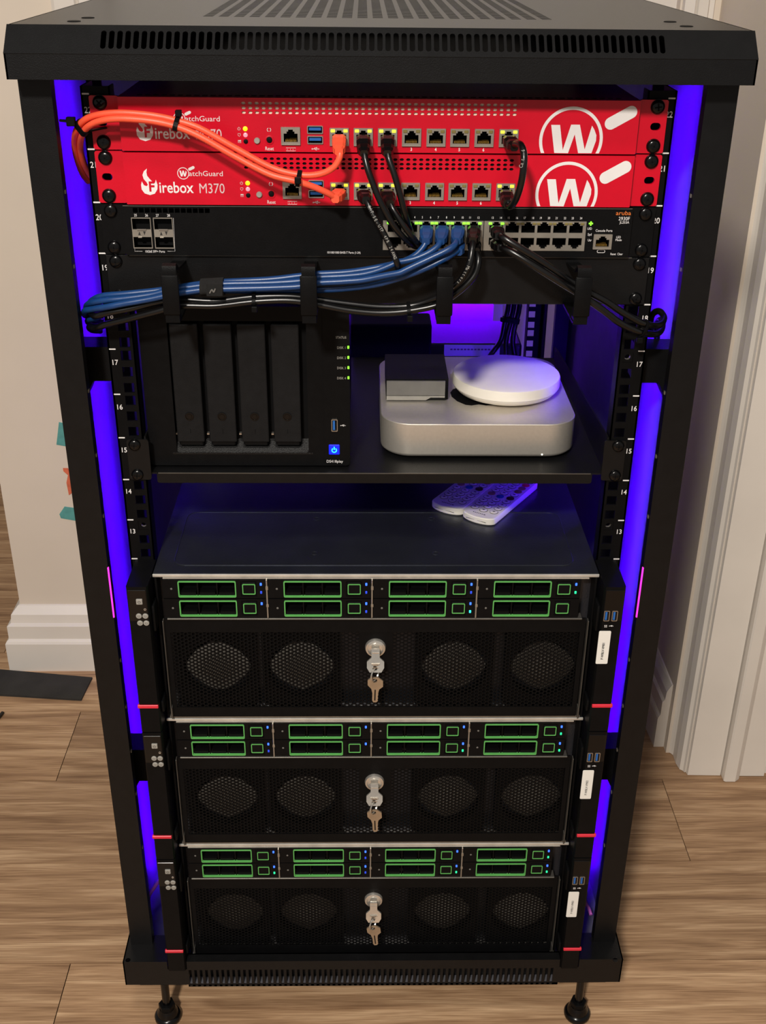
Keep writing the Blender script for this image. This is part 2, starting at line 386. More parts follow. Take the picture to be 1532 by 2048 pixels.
# roof cap
cap = MB()
prof = [(-.05, .9945), (-.05, 1.0133), (-.0305, 1.0327)]
for s in (-1, 1):
    cap.prism([(-.05, .9945), (-.05, 1.0133), (-.0305, 1.0327), (yb, 1.0327), (yb, .9945)], 'x', XO+s*CW, XO+s*(CW-.0015))
cap.box(XO-CW, XO+CW, -.05, -.0485, .9945, 1.0133)
cap.box(XO-CW, XO+CW, yb-.0015, yb, .9945, 1.0327)
cap.box(XO-CW+.002, XO+CW-.002, -.049, -.02, .9945, .9957)
obj('roof_fascia', cap, BLK, rack)
x0s, _ = q(207, 78, -.04); x1s, _ = q(1324, 88, -.04)
slots = []
for i in range(70):
    c = x0s+(x1s-x0s)*i/69; slots.append(rrect(c-.0021, c+.0021, .0050, .0222, .0019, 2))
def slant(u, v, t):
    k = v/.0276; return (u, -.05+.0195*k+t*.7, 1.0133+.0194*k-t*.7)
obj('front_vent', plate([(XO-CW, 0), (XO+CW, 0), (XO+CW, .0276), (XO-CW, .0276)], slots, 0, .0012, fn=slant), BLK, rack)
xa, ya = qz(405, 33, 1.0327); xb, _ = qz(1110, 37, 1.0327); xs = [XO-CW]; NV = 23; pv = (xb-xa)/NV
for i in range(NV): xs += [xa+pv*i+.0001, xa+pv*i+pv*.66]
xs.append(XO+CW); zs = [-.0305]; y = ya
while y < ya+.30: zs += [y, y+.0042]; y += .0075
zs.append(yb)
obj('roof_panel', grid(xs, zs, lambda i, j: i % 2 == 1 and j % 2 == 1, 1.0315, 1.0327, fn=lambda x, y, z: (x, z, y)), BLK, rack)
for px, py in ((148, 43), (176, 36), (1340, 44), (1373, 53)):
    x, y = qz(px, py, 1.0327); obj('roof_plug', MB().lathe([(.0055, 1.0328), (.0055, 1.0331), (.0045, 1.0334)], (x, y, 0), n=16), DARK, rack)
obj('inner_top_plate', MB().box(XO-CW+.002, XO+CW-.002, -.02, yb-.002, .9957, .9970), BLK2, rack)
# posts
PO = .2922; PI_ = .2662; PY = -.024
for s in (-1, 1):
    for yy, d in ((PY, 1), (yb-.01, -1)):
        p = MB(); a, b = (PI_, PO) if d == 1 else (.268, PO)
        poly = [(a, yy), (b, yy), (b, yy+d*.028), (b-.002, yy+d*.028), (b-.002, yy+d*.002), (a+.002, yy+d*.002), (a+.002, yy+d*.012), (a, yy+d*.012)]
        p.prism([(s*x, y) for x, y in poly], 'z', .011, .9955)
        obj('post', p, BLK, rack)
    obj('side_panel', MB().box(s*.2900, s*.2912, .006, .586, -.026, .9945), SIDE, rack)
    # front edge return of the side panel and its fold
    obj('panel_fold', MB().prism([(s*.2900, .008), (s*.2900, .060), (s*.2888, .060), (s*.2884, .008)], 'z', .0, .99), SIDE, rack)
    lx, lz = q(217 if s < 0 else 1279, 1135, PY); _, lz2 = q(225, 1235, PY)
    lp = MB().box(s*(PI_-.0008), s*(PI_+.0006), PY-.0003, PY+.0014, lz2, lz); obj('slot_glow', lp, PINKL, rack)['label'] = 'magenta glow put on the post slot'  # emissive bar stands in for strip light catching the slot
# front rails
def rail(s, Y, back):
    xs = [.2242, .2278, .2373, .2485]; zs = [-.004]
    for k in range(22):
        for o_ in (6.35, 22.225, 38.1): c = k*U+o_/1000; zs += [c-.00475, c+.00475]
    zs.append(22*U+.006)
    d = 1 if back else -1
    mb = grid([s*x for x in xs] if s > 0 else [s*x for x in xs[::-1]], zs, lambda i, j: i == 1 and j % 2 == 1, Y, Y+d*.002)
    mb.box(s*.2468, s*.2485, Y, Y+d*.040, -.004, 22*U+.006); mb.box(s*.2242, s*.2254, Y, Y+d*.018, -.004, 22*U+.006)
    return mb
for s in (-1, 1):
    r = obj('mounting_rail', rail(s, 0, True), BLK2, rack); obj('mounting_rail', rail(s, .60, False), BLK2, rack)
    for k in range(12, 23): obj('unit_mark', MB().box(s*.2415, s*.2474, -.0003, .0001, k*U-.0006, k*U+.0006), WHT, r)
    for k in range(12, 23):
        inst('unit_number', text_mesh(str(k), .0050/.7, WHT, 'CENTER', .9, .008), r, (s*.2436, -.0002-.26, (k-1)*U+.0292-FZ), (pi/2, 0, 0))
# braces between rails and posts
for s in (-1, 1):
    X0, X1 = .2487, .2890
    for (za, zb, yy) in ((q(180, 762, .03)[1], q(180, 694, .03)[1], .03), (q(270, 1562, .03)[1], q(270, 1500, .03)[1], .03)):
        b = MB().box(s*X0, s*X1, yy, yy+.03, za, zb)
        b.prism([(s*X1, za), (s*(X1-.016), za), (s*(X1-.006), za-.020), (s*X1, za-.022)], 'y', yy, yy+.03)
        obj('side_brace', b, BLK, rack)
    for zz in (.90, .836, .72, .655, .59, .42, .36, .30, .24, .16): obj('post_rivet', MB().box(s*(PI_-.0006), s*PI_, PY+.005, PY+.008, zz, zz+.003), STEELD, rack)
    obj('rear_brace', MB().box(s*.2487, s*.2895, .50, .53, .76, .80).box(s*.2487, s*.2895, .50, .53, .2, .24), BLK, rack)
# base
BH0, BH1 = -.0275, .0115; BX = .2975; yf = -.050
xa, xb = -.2205, .2185; NS = 68; pv = (xb-xa)/NS
xs = [-.2222]
for i in range(NS): xs += [xa+pv*i, xa+pv*i+pv*.5]
xs.append(.2222)
bs = grid(xs, [BH0, q(766, 1971, yf)[1], q(766, 1938, yf)[1], BH1], lambda i, j: i % 2 == 1 and j == 1, yf, yf+.0015)
for s in (-1, 1): bs.box(s*.2452, s*BX, yf, yf+.0015, BH0, BH1); bs.box(s*.2222, s*.2452, yf, yf+.0015, BH0, -.0012)
obj('base_front', bs, BLK, rack)
bs = MB(); bs.box(-.2222, .2222, yf+.0016, yf+.012, BH1-.0012, BH1); bs.box(-.2222, .2222, yf+.0105, yf+.012, BH0, BH1)  # upright plate behind the slots is added to keep them dark
for s in (-1, 1):
    hx, hy = qz(256 if s < 0 else 1231, 1920, BH1)
    x0, x1 = sorted((s*.2455, s*BX))
    plate([(x0, yf+.0016), (x1, yf+.0016), (x1, -.010), (x0, -.010)], [circ(hx, hy, .0030, 12)], 0, .0012, bs, fn=lambda u, v, t: (u, v, BH1-.0006+t))
    bs.box(s*(BX-.0015), s*BX, yf, yb, BH0, BH1)
bs.box(-BX, BX, yb-.0015, yb, BH0, BH1)
obj('base_frame', bs, BLK, rack)
obj('base_floor', MB().box(-BX, BX, -.036, yb, BH0, BH0+.0015).box(-.2222, .2222, yf+.0016, -.036, BH0, BH0+.0015), SIDE, rack)
for s in (-1, 1):
    for yy in (-.032, yb-.05): obj('foot_plate', MB().box(s*.225, s*.281, yy-.015, yy+.03, BH0-.004, BH0), DARK, rack)
for s in (-1, 1):
    for yy in (-.032, yb-.05):
        c = (s*.2555, yy, 0)
        ft = obj('levelling_foot', MB().lathe([(.0150, FZ), (.0162, FZ+.002), (.0165, FZ+.006), (.0150, FZ+.0085), (.0130, FZ+.0095), (.0125, FZ+.013), (.0105, FZ+.0165), (.0095, FZ+.019)], c, n=28), GLOSS, rack, True)
        obj('stud', MB().lathe([(.0050, FZ+.018), (.0050, BH0)], c, n=18), GLOSS, ft, True)
        obj('nut', MB().lathe([(.0098, FZ+.0185), (.0102, FZ+.0195), (.0102, FZ+.0255), (.0094, FZ+.0268)], c, n=6), BLK2, ft)
# light strips fixed behind the rails
for s in (-1, 1):
    st = thing('led_strip', 'vertical blue light strip behind the front rail %s' % ('next to the orange cable loop' if s < 0 else 'next to the thick black cable loop'), 'light strip', (s*.2635, .122, -.026), 'blue light strips behind the front rails')
    obj('carrier', MB().box(s*.2565, s*.2705, .120, .1235, -.026, .9955).box(s*.2655, s*.2675, .1235, .1282, -.02, .983), BLK2, st)
    obj('glowing_tape', MB().box(s*.2642, s*.2688, .128, .134, -.02, .983), LED_B, st)
# ------------------------------------------------------------------ small shared parts
def screw_mb():
    m_ = MB().lathe([(.0055, 0), (.0058, -.0008), (.0055, -.0018), (.0042, -.0027), (.0024, -.0031)], ax='y', n=20)
    m_.lathe([(.0061, .0004), (.0061, -.0002)], ax='y', n=20)
    for a in (25, 115):
        c, s_ = cos(radians(a)), sin(radians(a)); L_, W_ = .0030, .0006
        m_.prism([(c*L_-s_*W_, s_*L_+c*W_), (-c*L_-s_*W_, -s_*L_+c*W_), (-c*L_+s_*W_, -s_*L_-c*W_), (c*L_+s_*W_, s_*L_-c*W_)], 'y', -.0033, -.0024, 1)
    return m_
SCREW = screw_mb().mesh('rack_screw', [GLOSS, DARK], True, 50)
def screw(parent, x, z, y, rot=0): return inst('rack_screw', SCREW, parent, (x, y, z), (0, rot, 0))
JOPEN = [(-.0058, 0), (.0058, 0), (.0058, .0068), (.0033, .0068), (.0033, .0085), (.002, .0085), (.002, .010), (-.002, .010), (-.002, .0085), (-.0033, .0085), (-.0033, .0068), (-.0058, .0068)]
def jack_frame():
    m_ = plate([(-.008, 0), (.008, 0), (.008, .0143), (-.008, .0143)], [[(x, z+.0024) for x, z in JOPEN]], -.0010, .0010)
    for x0, x1 in ((-.008, -.0074), (.0074, .008)): m_.box(x0, x1, -.0014, 0, 0, .0143)
    m_.box(-.008, .008, -.0014, 0, 0, .0006)
    return m_
JF = jack_frame().mesh('port_frame', STEELD)
def cavity_mb(w_=.0066, z0=.0016, z1=.0130, d=.016):
    m_ = MB().add([(-w_, .001, z0), (w_, .001, z0), (w_, .001, z1), (-w_, .001, z1), (-w_, d, z0), (w_, d, z0), (w_, d, z1), (-w_, d, z1)],
                  [(4, 5, 6, 7), (0, 1, 5, 4), (1, 2, 6, 5), (2, 3, 7, 6), (3, 0, 4, 7)])
    for i in range(8): x = -.0042+i*.0012; m_.box(x-.00025, x+.00025, .002, .010, z0+.0008, z0+.0024, 1)
    return m_
CAV = cavity_mb().mesh('port_cavity', [DARK, GOLD])
LEDM = {}
def led_mesh(mt, w_=.0034, h_=.0024):
    k = (mt.name, w_, h_)
    if k not in LEDM: LEDM[k] = MB().bbox(-w_/2, w_/2, -.0009, .0006, -h_/2, h_/2, .0003, 1).mesh('link_light', mt)
    return LEDM[k]
def jack(parent, x, z, y, lit):
    j = inst('network_port', JF, parent, (x, y, z)); inst('port_cavity', CAV, j)
    for s in (-1, 1): inst('link_light', led_mesh(YEL if lit else DYEL), j, (s*.0053, -.0008, .0121))
    return j
def usb_mb():
    m_ = plate(rrect(-.0066, .0066, 0, .0066, .0006, 1), [rrect(-.0059, .0059, .0007, .0059, .0004, 1)], -.0012, .008)
    return m_
USBF = usb_mb().mesh('usb_shell', STEEL)
USBT = MB().box(-.0050, .0050, -.0009, .008, .0028, .0050).mesh('usb_tongue', USBB)
USBD = MB().box(-.0059, .0059, .0076, .008, .0007, .0059).mesh('usb_back', DARK)
def usb(parent, x, z, y, rot=0, sc=None):
    u = inst('usb_port', USBF, parent, (x, y, z), (0, rot, 0), sc); inst('usb_tongue', USBT, u); inst('usb_back', USBD, u); return u
def lineart(name, parent, mt, paths, x, z, y, sc=1., r=.00018):
    m_ = MB()
    for pth in paths:
        cl = pth[0] == pth[-1]; P = [Vector((a*sc, 0, b*sc)) for a, b in (pth[:-1] if cl else pth)]
        m_.tube(P, r, 4, raw=True, closed=cl)
    return inst(name, m_.mesh(name, mt), parent, (x, y, z))
USBICON = [[(-4, 0), (4, 0)], [(-2.4, 0), (-.8, 1.5), (1.2, 1.5)], [(-1, 0), (.6, -1.5), (2, -1.5)], [(4, .8), (5.2, 0), (4, -.8), (4, .8)], [(-4.6, .7), (-3.6, .5), (-3.6, -.5), (-4.6, -.7), (-5.2, 0), (-4.6, .7)], [(1.2, 2), (2.2, 2), (2.2, 1), (1.2, 1), (1.2, 2)]]
def cir(r, n=10, a0=0, a1=360): return [(r*sin(radians(a0+(a1-a0)*i/n)), r*cos(radians(a0+(a1-a0)*i/n))) for i in range(n+1)]

# ------------------------------------------------------------------ FIREWALLS
FY = -.010
zb1 = 21*U
def fx(px, py=275): return q(px, py, FY)[0]
def fz(py, px=766): return q(px, py, FY)[1]-zb1
JX = [fx(678.5), fx(726.5), fx(775), fx(823), fx(872), fx(919.5), fx(968), fx(1017)]
BW = .2165
def big_logo():
    cx, cz = fx(1141.8, 280), fz(280, 1141); R = .0268; t = .0026
    m_ = MB(); zmin = .0012; pts_o = []; pts_i = []
    a0 = math.asin((zmin-cz)/R)
    for i in range(41):
        a = a0+(pi-2*a0)*i/40; pts_o.append((cx+R*cos(a), max(zmin, cz+R*sin(a))))
    ri = R-t; a0 = math.asin((zmin-cz)/ri)
    for i in range(41):
        a = a0+(pi-2*a0)*i/40; pts_i.append((cx+ri*cos(a), max(zmin, cz+ri*sin(a))))
    plate(pts_o+pts_i[::-1], [], 0, .0002, m_)
    Z = lambda p: (fx(1000+p[0]*.2611, 180+p[1]*.2611), max(zmin, fz(180+p[1]*.2611, 1140)))
    W_ = [(392, 268), (460, 268), (480, 460), (545, 265), (612, 265), (648, 455), (705, 272), (722, 300), (738, 345), (735, 388), (700, 483), (598, 483), (572, 340), (520, 487), (415, 483)]
    plate([Z(p) for p in W_], [], 0, .0002, m_)
    a = Vector(Z((848, 254))); b = Vector(Z((1006, 166))); d = (b-a).normalized(); n_ = Vector((-d.y, d.x)); r_ = .0050; pl = []
    for k in range(13): t_ = pi/2+pi*k/12; pl.append(tuple(a+d*(r_*cos(t_))+n_*(r_*sin(t_))))
    for k in range(13): t_ = -pi/2+pi*k/12; pl.append(tuple(b+d*(r_*cos(t_))+n_*(r_*sin(t_))))
    plate(pl, [], 0, .0002, m_)
    return m_
def small_logo():
    m_ = MB(); cx, cz = fx(366, 345), .0; 
    return m_
def firewall(k, label, beige, lit, low):
    t = thing('firewall_appliance', label, 'network device', (0, 0, k*U), 'red rack firewalls')
    holes = []
    for i, x in enumerate(JX): holes.append([(x-.0076, ZJ+.0005), (x+.0076, ZJ+.0005), (x+.0076, ZJ+.0139), (x-.0076, ZJ+.0139)])
    holes.append([(XC-.0076, ZJ+.0008), (XC+.0076, ZJ+.0008), (XC+.0076, ZJ+.0144), (XC-.0076, ZJ+.0144)])
    for zz in (ZU0, ZU1): holes.append([(XU-.0064, zz+.0002), (XU+.0064, zz+.0002), (XU+.0064, zz+.0064), (XU-.0064, zz+.0064)])
    x0, x1 = fx(487, 218), fx(1030, 218); nc = 42
    for r_ in range(3):
        zc = (fz(208.5), fz(218), fz(227))[r_]
        for i in range(nc): c = x0+(x1-x0)*i/(nc-1); holes.append(rrect(c-.0019, c+.0019, zc-.0011, zc+.0011, .0010, 1))
    zt = U-.0008
    inst('faceplate', M('fw_face', lambda: plate(rrect(-BW, BW, .0006, zt, .0006, 1), holes, FY, FY+.0012), RED), t)
    inst('chassis', M('fw_body', lambda: MB().box(-BW, BW, FY+.0012, FY+.0022, .0006, .0016).box(-BW, BW, FY+.018, .38, .0008, zt-.0002).box(-BW, -BW+.001, FY+.001, FY+.02, .0008, zt).box(BW-.001, BW, FY+.001, FY+.02, .0008, zt), RED), t)
    tp = MB(); tp.box(-BW, BW, FY+.0008, FY+.02, zt-.0012, zt)
    inst('top_edge', M('fw_top', lambda: tp, RED), t)
    def topv():
        m_ = MB()
        for i in range(60): x = -.2+i*.4/59; m_.box(x-.0022, x+.0022, .0, .004, zt, zt+.00015)
        return m_
    inst('top_vent', M('fw_topv', topv, DARK), t)
    inst('vent_filter', M('fw_filter'+str(beige), lambda: MB().box(fx(470), fx(1045), FY+.0016, FY+.0024, fz(233), zt-.002), BEI if beige else DARK), t)
    for s in (-1, 1):
        def ear():
            xi, xo = .2172, .2413
            o_ = rrect(xi, xo, .0004, zt, .0018, 3) if s > 0 else rrect(-xo, -xi, .0004, zt, .0018, 3)
            hs = [rrect(s*.2325-.0045, s*.2325+.0045, z_-.0031, z_+.0031, .003, 3) for z_ in (.0064, .0222, .0381)]
            return plate(o_, hs, -.0036, -.0006)
        e = inst('ear', M('fw_ear%d' % s, ear, RED), t)
        screw(e, s*.2325, .0381, -.0036, .3*s); screw(e, s*.2325, .0064, -.0036, .8)
    for i, x in enumerate(JX): jack(t, x, ZJ, FY-.0004, i in lit)
    c = inst('console_port', JF, t, (XC, FY-.0004, ZJ+.0004)); inst('port_cavity', CAV, c)
    usb(t, XU, ZU0, FY); usb(t, XU, ZU1, FY)
    # lamps and buttons
    for py, mt in ((257.5, LIME), (270, PKL), (283, DARK)):
        inst('status_lamp', M('lamp'+mt.name, lambda: MB().lathe([(.0020, .0002), (.0018, -.0006), (.0009, -.0010)], ax='y', n=14), mt, True), t, (fx(491, 270), FY, fz(py, 491)))
    inst('button', M('fw_btn', lambda: MB().lathe([(.0026, .001), (.0026, -.0012), (.0021, -.0018)], ax='y', n=18), GRYL, True), t, (fx(514), FY, fz(281.3, 514)))
    b = inst('reset_button', M('fw_rst', lambda: MB().lathe([(.0038, .0005), (.0038, -.0005), (.0028, -.0007), (.0026, .0010)], ax='y', n=22, cap=False), RED, True), t, (fx(538.7), FY, fz(280, 538)))
    inst('reset_pin', M('fw_rstp', lambda: MB().lathe([(.0024, .001), (.0024, -.0004), (.0018, -.0007)], ax='y', n=16), DARK, True), b)
    y = FY-.00015; P = WHT
    xi = fx(478.5, 270)
    lineart('icon', t, P, [cir(1, 10, 35, 325), [(0, .3), (0, 1.4)]], xi, fz(257.5, 478), y, .0011)
    lineart('icon', t, P, [[(-1, 1), (1, 1), (1, 0), (0, -1.2), (-1, 0), (-1, 1)]], xi, fz(270, 478), y, .0011)
    lineart('icon', t, P, [[(-1.1, .9), (1.1, .9), (1.1, -.9), (-1.1, -.9), (-1.1, .9)], [(-1, .1), (1, .1)], [(-1, .5), (1, .5)]], xi, fz(283, 478), y, .0011)
    lineart('icon', t, P, [cir(1, 8, 20, 160), cir(1, 8, 200, 340)], fx(538, 259), fz(259.6, 538), y, .0015, .00028)
    text('Reset', .0030, fx(539, 298), fz(300.5, 539), y, P, t, xs=.75)
    lineart('icon', t, P, [[(-3.8, 1.2), (3.8, 1.2), (3.8, -1.2), (-3.8, -1.2), (-3.8, 1.2)]]+[[(a-.6, 0), (a, .8), (a+.6, 0), (a, -.8), (a-.6, 0)] for a in (-2.2, 0, 2.2)], fx(581.8, 298), fz(298.8, 581), y, .00105)
    lineart('icon', t, P, USBICON, fx(631, 298), fz(298, 631), y, .00062, .0002)
    for i in range(3, 7): text(str(i), .0026, JX[i], fz(302, 870), y, P, t, bold=.02)
    inst('big_logo', M('fw_logo', big_logo, WHT), t, (0, y, 0))
    # small maker's mark and product name (measured on the lower unit)
    dz = U; lx = lambda zx, zy: (fx(140+zx*.2611, 380)+low*0, q(140+zx*.2611, 170+zy*.2611, FY)[1]-20*U)
    def badge():
        m_ = MB(); c = lx(876, 677); plate(circ(c[0], c[1], .0050, 28), [circ(c[0], c[1], .0044, 28)], 0, .0002, m_)
        pw = [(-3.0, 2.2), (-1.7, 2.2), (-1.2, -.6), (-.4, 2.2), (.6, 2.2), (1.2, -.6), (2.2, 2.2), (2.9, .8), (1.8, -2.4), (.6, -2.4), (.1, 0), (-.7, -2.4), (-2.0, -2.4)]
        plate([(c[0]+a*.00105, c[1]+b*.00105) for a, b in pw], [], 0, .0002, m_)
        a = Vector(lx(927, 645)); b = Vector(lx(955, 632)); d = (b-a).normalized(); n_ = Vector((-d.y, d.x)); r_ = .0012
        plate([tuple(a+d*(r_*cos(pi/2+pi*k/8))+n_*(r_*sin(pi/2+pi*k/8))) for k in range(9)]+[tuple(b+d*(r_*cos(-pi/2+pi*k/8))+n_*(r_*sin(-pi/2+pi*k/8))) for k in range(9)], [], 0, .0002, m_)
        fl = [(603, 640), (578, 660), (565, 690), (572, 720), (592, 745), (600, 765), (590, 775), (570, 768), (556, 738), (548, 765), (550, 800), (570, 830), (610, 843), (648, 832), (670, 800), (674, 765), (664, 725), (655, 752), (640, 745), (618, 720), (600, 695), (597, 668)]
        plate([lx(*p) for p in fl], [], 0, .0002, m_)
        return m_
    inst('badge', M('fw_badge', badge, WHT), t, (0, y, 0))
    x, z = lx(918, 696); text('atchGuard', .0042, x, z, y, P, t, align='LEFT', xs=1.14)
    x, z = lx(604, 812); text('F', .0080, x, z, y-.0002, RED, t, align='LEFT', xs=.95, bold=.03)
    x, z = lx(682, 824); text('irebox', .0092, x, z, y, P, t, align='LEFT', xs=.84, bold=.012)
    x, z = lx(986, 828); text('M370', .0083, x, z, y, PNK, t, align='LEFT', xs=.83)
    return t
ZJ = fz(292.2, 820); XC = fx(581.5); XU = fx(630.4); ZU0 = fz(288, 630); ZU1 = fz(267.6, 630)
firewall(21, 'red firewall appliance with pale filter behind its slots, uppermost in the rack', True, (0, 1, 2, 7), 0)
firewall(20, 'red firewall appliance with dark slots, between the other red one and the black switch', False, (0, 1, 2, 7), 1)

# ------------------------------------------------------------------ SWITCH
SY = -.008; zs0 = 19*U
def sx(px, py=465): return q(px, py, SY)[0]
def sz(py, px=766): return q(px, py, SY)[1]-zs0
sw = thing('network_switch', 'black rack network switch with two banks of network ports', 'network device', (0, 0, zs0))
SXL, SXR = sx(248), sx(1262); ST = U-.0008
b1 = [sx(789+31.6*i) for i in range(6)]; b2 = [sx(991.7+31.9*i) for i in range(6)]
za_, zb_ = sz(466, 900), sz(497.5, 900)
hs = [[(sx(767), sz(500)), (sx(965), sz(500)), (sx(965), sz(441)), (sx(767), sz(441))], [(sx(968.5), sz(499)), (sx(1170), sz(499)), (sx(1170), sz(440)), (sx(968.5), sz(440))],
      [(sx(1186.5), sz(497)), (sx(1226), sz(497)), (sx(1226), sz(466)), (sx(1186.5), sz(466))]]
for px in (266, 309.5): hs.append([(sx(px), sz(495.5, 300)), (sx(px+36.5), sz(495.5, 300)), (sx(px+36.5), sz(436, 300)), (sx(px), sz(436, 300))])
for i in range(13): a = sx(265.5+12*i, 420); hs.append([(a, sz(425.5, 300)), (a+.0042, sz(425.5, 300)), (a+.0042, sz(416, 300)), (a, sz(416, 300))])
obj('faceplate', plate(rrect(SXL, SXR, .0006, ST, .0012, 2), hs, SY, SY+.0012), PLA, sw, local=True)
obj('chassis', MB().box(max(SXL, -.2185), min(SXR, .2185), SY+.018, .30, .0008, ST-.0004).box(SXL, SXR, SY+.001, SY+.02, ST-.001, ST).box(SXL, SXR, SY+.001, SY+.02, .0006, .0014), BLK2, sw, local=True)
for s in (-1, 1):
    e = obj('ear', plate(rrect(min(s*.2172, s*.2413), max(s*.2172, s*.2413), .0004, ST, .0016, 3), [], -.0036, -.0006), PLA, sw, local=True)
    screw(e, s*.2325, .0381, -.0036, .2); screw(e, s*.2325, .0064, -.0036, .6)
obj('top_edge', MB().box(SXL+.001, SXR-.001, SY-.0003, SY+.0004, ST-.0006, ST+.0001), DSTL, sw, local=True)  # paler strip paints the lamp light along the switch's top edge
def bank(cols, x0, x1, green, name):
    holes_ = []
    JH = .0094/.010
    up = [(x*1.02, z*JH) for x, z in JOPEN]; dn = [(x*1.02, -z*JH) for x, z in JOPEN]
    zt_, zb2 = sz(464.5, 900), sz(474.5, 900)
    for c in cols: holes_.append([(c+x, zt_+z) for x, z in up]); holes_.append([(c+x, zb2+z) for x, z in dn][::-1])
    p = obj('port_bank', plate([(x0, sz(499.5)), (x1, sz(499.5)), (x1, sz(440.5)), (x0, sz(440.5))], holes_, SY-.0008, SY+.0008), STEELD, sw, local=True)
    cvm = M('sw_cav', lambda: MB().add([(-.0062, .001, 0), (.0062, .001, 0), (.0062, .001, .0098), (-.0062, .001, .0098), (-.0062, .014, 0), (.0062, .014, 0), (.0062, .014, .0098), (-.0062, .014, .0098)], [(4, 5, 6, 7), (0, 1, 5, 4), (1, 2, 6, 5), (2, 3, 7, 6), (3, 0, 4, 7)]), DARK)
    for i, c in enumerate(cols):
        inst('port_cavity', cvm, p, (c, SY, zt_-.0002)); inst('port_cavity', cvm, p, (c, SY, zb2-.0096))
        for s in (-1, 1): inst('link_light', led_mesh(GRNL if i in green else DYEL, .0030, .0018), p, (c+s*.0052, SY-.0010, sz(446, 900)))
    return p
bank(b1, sx(766), sx(966), (0, 1, 2, 3, 4, 5), 'a'); bank(b2, sx(967.5), sx(1171), (0,), 'b')
j = inst('console_port', JF, sw, (sx(1206.3), SY-.0004, sz(498, 1206)), (0, 0, 0), (1.02, 1, .92)); inst('port_cavity', CAV, j)
for px in (266, 309.5):
    x0, x1 = sx(px-1), sx(px+37.5); zt_, zm1, zm0, zb2 = sz(435, 300), sz(458.5, 300), sz(473.5, 300), sz(496.5, 300)
    cg = obj('sfp_cage', plate([(x0, zb2), (x1, zb2), (x1, zt_), (x0, zt_)], [[(x0+.0006, zm1), (x1-.0006, zm1), (x1-.0006, zt_-.0007), (x0+.0006, zt_-.0007)], [(x0+.0006, zb2+.0007), (x1-.0006, zb2+.0007), (x1-.0006, zm0), (x0+.0006, zm0)]], SY-.0010, SY+.0006), STEELD, sw, local=True)
    obj('cage_back', MB().box(x0+.0003, x1-.0003, SY+.009, SY+.0095, zb2+.0005, zt_-.0005), DARK, cg, local=True)
    xm = (x0+x1)/2; tm = MB()
    tm.box(xm-.0034, xm-.0002, SY-.0018, SY-.0008, zm0-.0006, zm0); tm.box(xm-.0040, xm+.0040, SY-.0022, SY-.001, zm1-.0004, zm1+.0006)
    obj('latch', tm, STEEL, cg, local=True)
    am = MB()
    for sgn, xx in ((1, xm-.0022), (-1, xm+.0022)): zc = (zm0+zm1)/2; am.prism([(xx-.0011, zc-.0016*sgn), (xx+.0011, zc-.0016*sgn), (xx, zc+.0016*sgn)], 'y', SY-.0012, SY-.0009)
    obj('arrow', am, INK, cg, local=True)
y = SY-.0002
for px, s_ in ((271, '25▲'), (293, '▼26'), (314.5, '27▲'), (337, '▼28')): text(s_.replace('▲', '^').replace('▼', 'v') if False else s_.strip('▲▼'), .0022, sx(px, 430), sz(433, 300), y, WHT, sw)
text('10GbE SFP+ Ports', .0020, sx(310, 502), sz(505, 310), y, WHT, sw, xs=.82)
for pth in ([(sx(269.5, 495), sz(497, 270)), (sx(269.5, 500), sz(502.5, 270)), (sx(285, 502), sz(502.5, 285))], [(sx(335, 502), sz(502.5, 335)), (sx(350, 502), sz(502.5, 350)), (sx(347, 440), sz(436, 347))]): lineart('bracket', sw, WHT, [pth], 0, 0, y, 1, .00015)
text('10/100/1000 BASE-T Ports (1-24)', .0019, sx(687.5, 504), sz(507, 687), y, WHT, sw, xs=.80)
for i in range(6):
    for cols, n0 in ((b1, 1), (b2, 13)):
        if cols is b1 and i == 0: continue
        text('%d' % (n0+2*i), .0019, cols[i]-.0036, sz(437, 900), y, WHT, sw, xs=.8); text('%d' % (n0+1+2*i), .0019, cols[i]+.0036, sz(437, 900), y, WHT, sw, xs=.8)
text('aruba', .0036, sx(1247, 426), sz(430, 1247), y, ORGINK, sw, xs=1.15); text('2930F', .0030, sx(1248.5, 436), sz(440.5, 1248), y, WHT, sw, xs=.95); text('JL253A', .0022, sx(1249, 443), sz(447, 1249), y, WHT, sw, xs=.9)
text('Console Ports', .0021, sx(1208, 461), sz(463.5, 1208), y, WHT, sw, xs=.85)
text('LED', .0020, sx(1237, 474), sz(476.5, 1237), y, WHT, sw); text('Mode', .0020, sx(1237, 479), sz(482, 1237), y, WHT, sw)
text('Reset  Clear', .0019, sx(1233, 507), sz(510, 1233), y, WHT, sw, xs=.8)
for s_, py in (('UID', 459.5), ('Spd', 471), ('Usr', 482.5)): text(s_, .0021, sx(1179, py), sz(py, 1179), y, WHT, sw, xs=.8)
obj('locator_lamp', MB().box(sx(1180)-.0018, sx(1180)+.0018, SY-.0004, SY, sz(447, 1180)-.0006, sz(447, 1180)+.0006).box(sx(1180)-.0006, sx(1180)+.0006, SY-.0004, SY, sz(447, 1180)-.0018, sz(447, 1180)+.0018), GRNL, sw, local=True)
xu, zu = sx(1202, 502), sz(502.5, 1202); obj('micro_port', plate(rrect(xu-.0036, xu+.0036, zu-.0014, zu+.0014, .0012, 2), [rrect(xu-.0032, xu+.0032, zu-.0010, zu+.0010, .0009, 2)], SY-.0003, SY), WHT, sw, local=True)

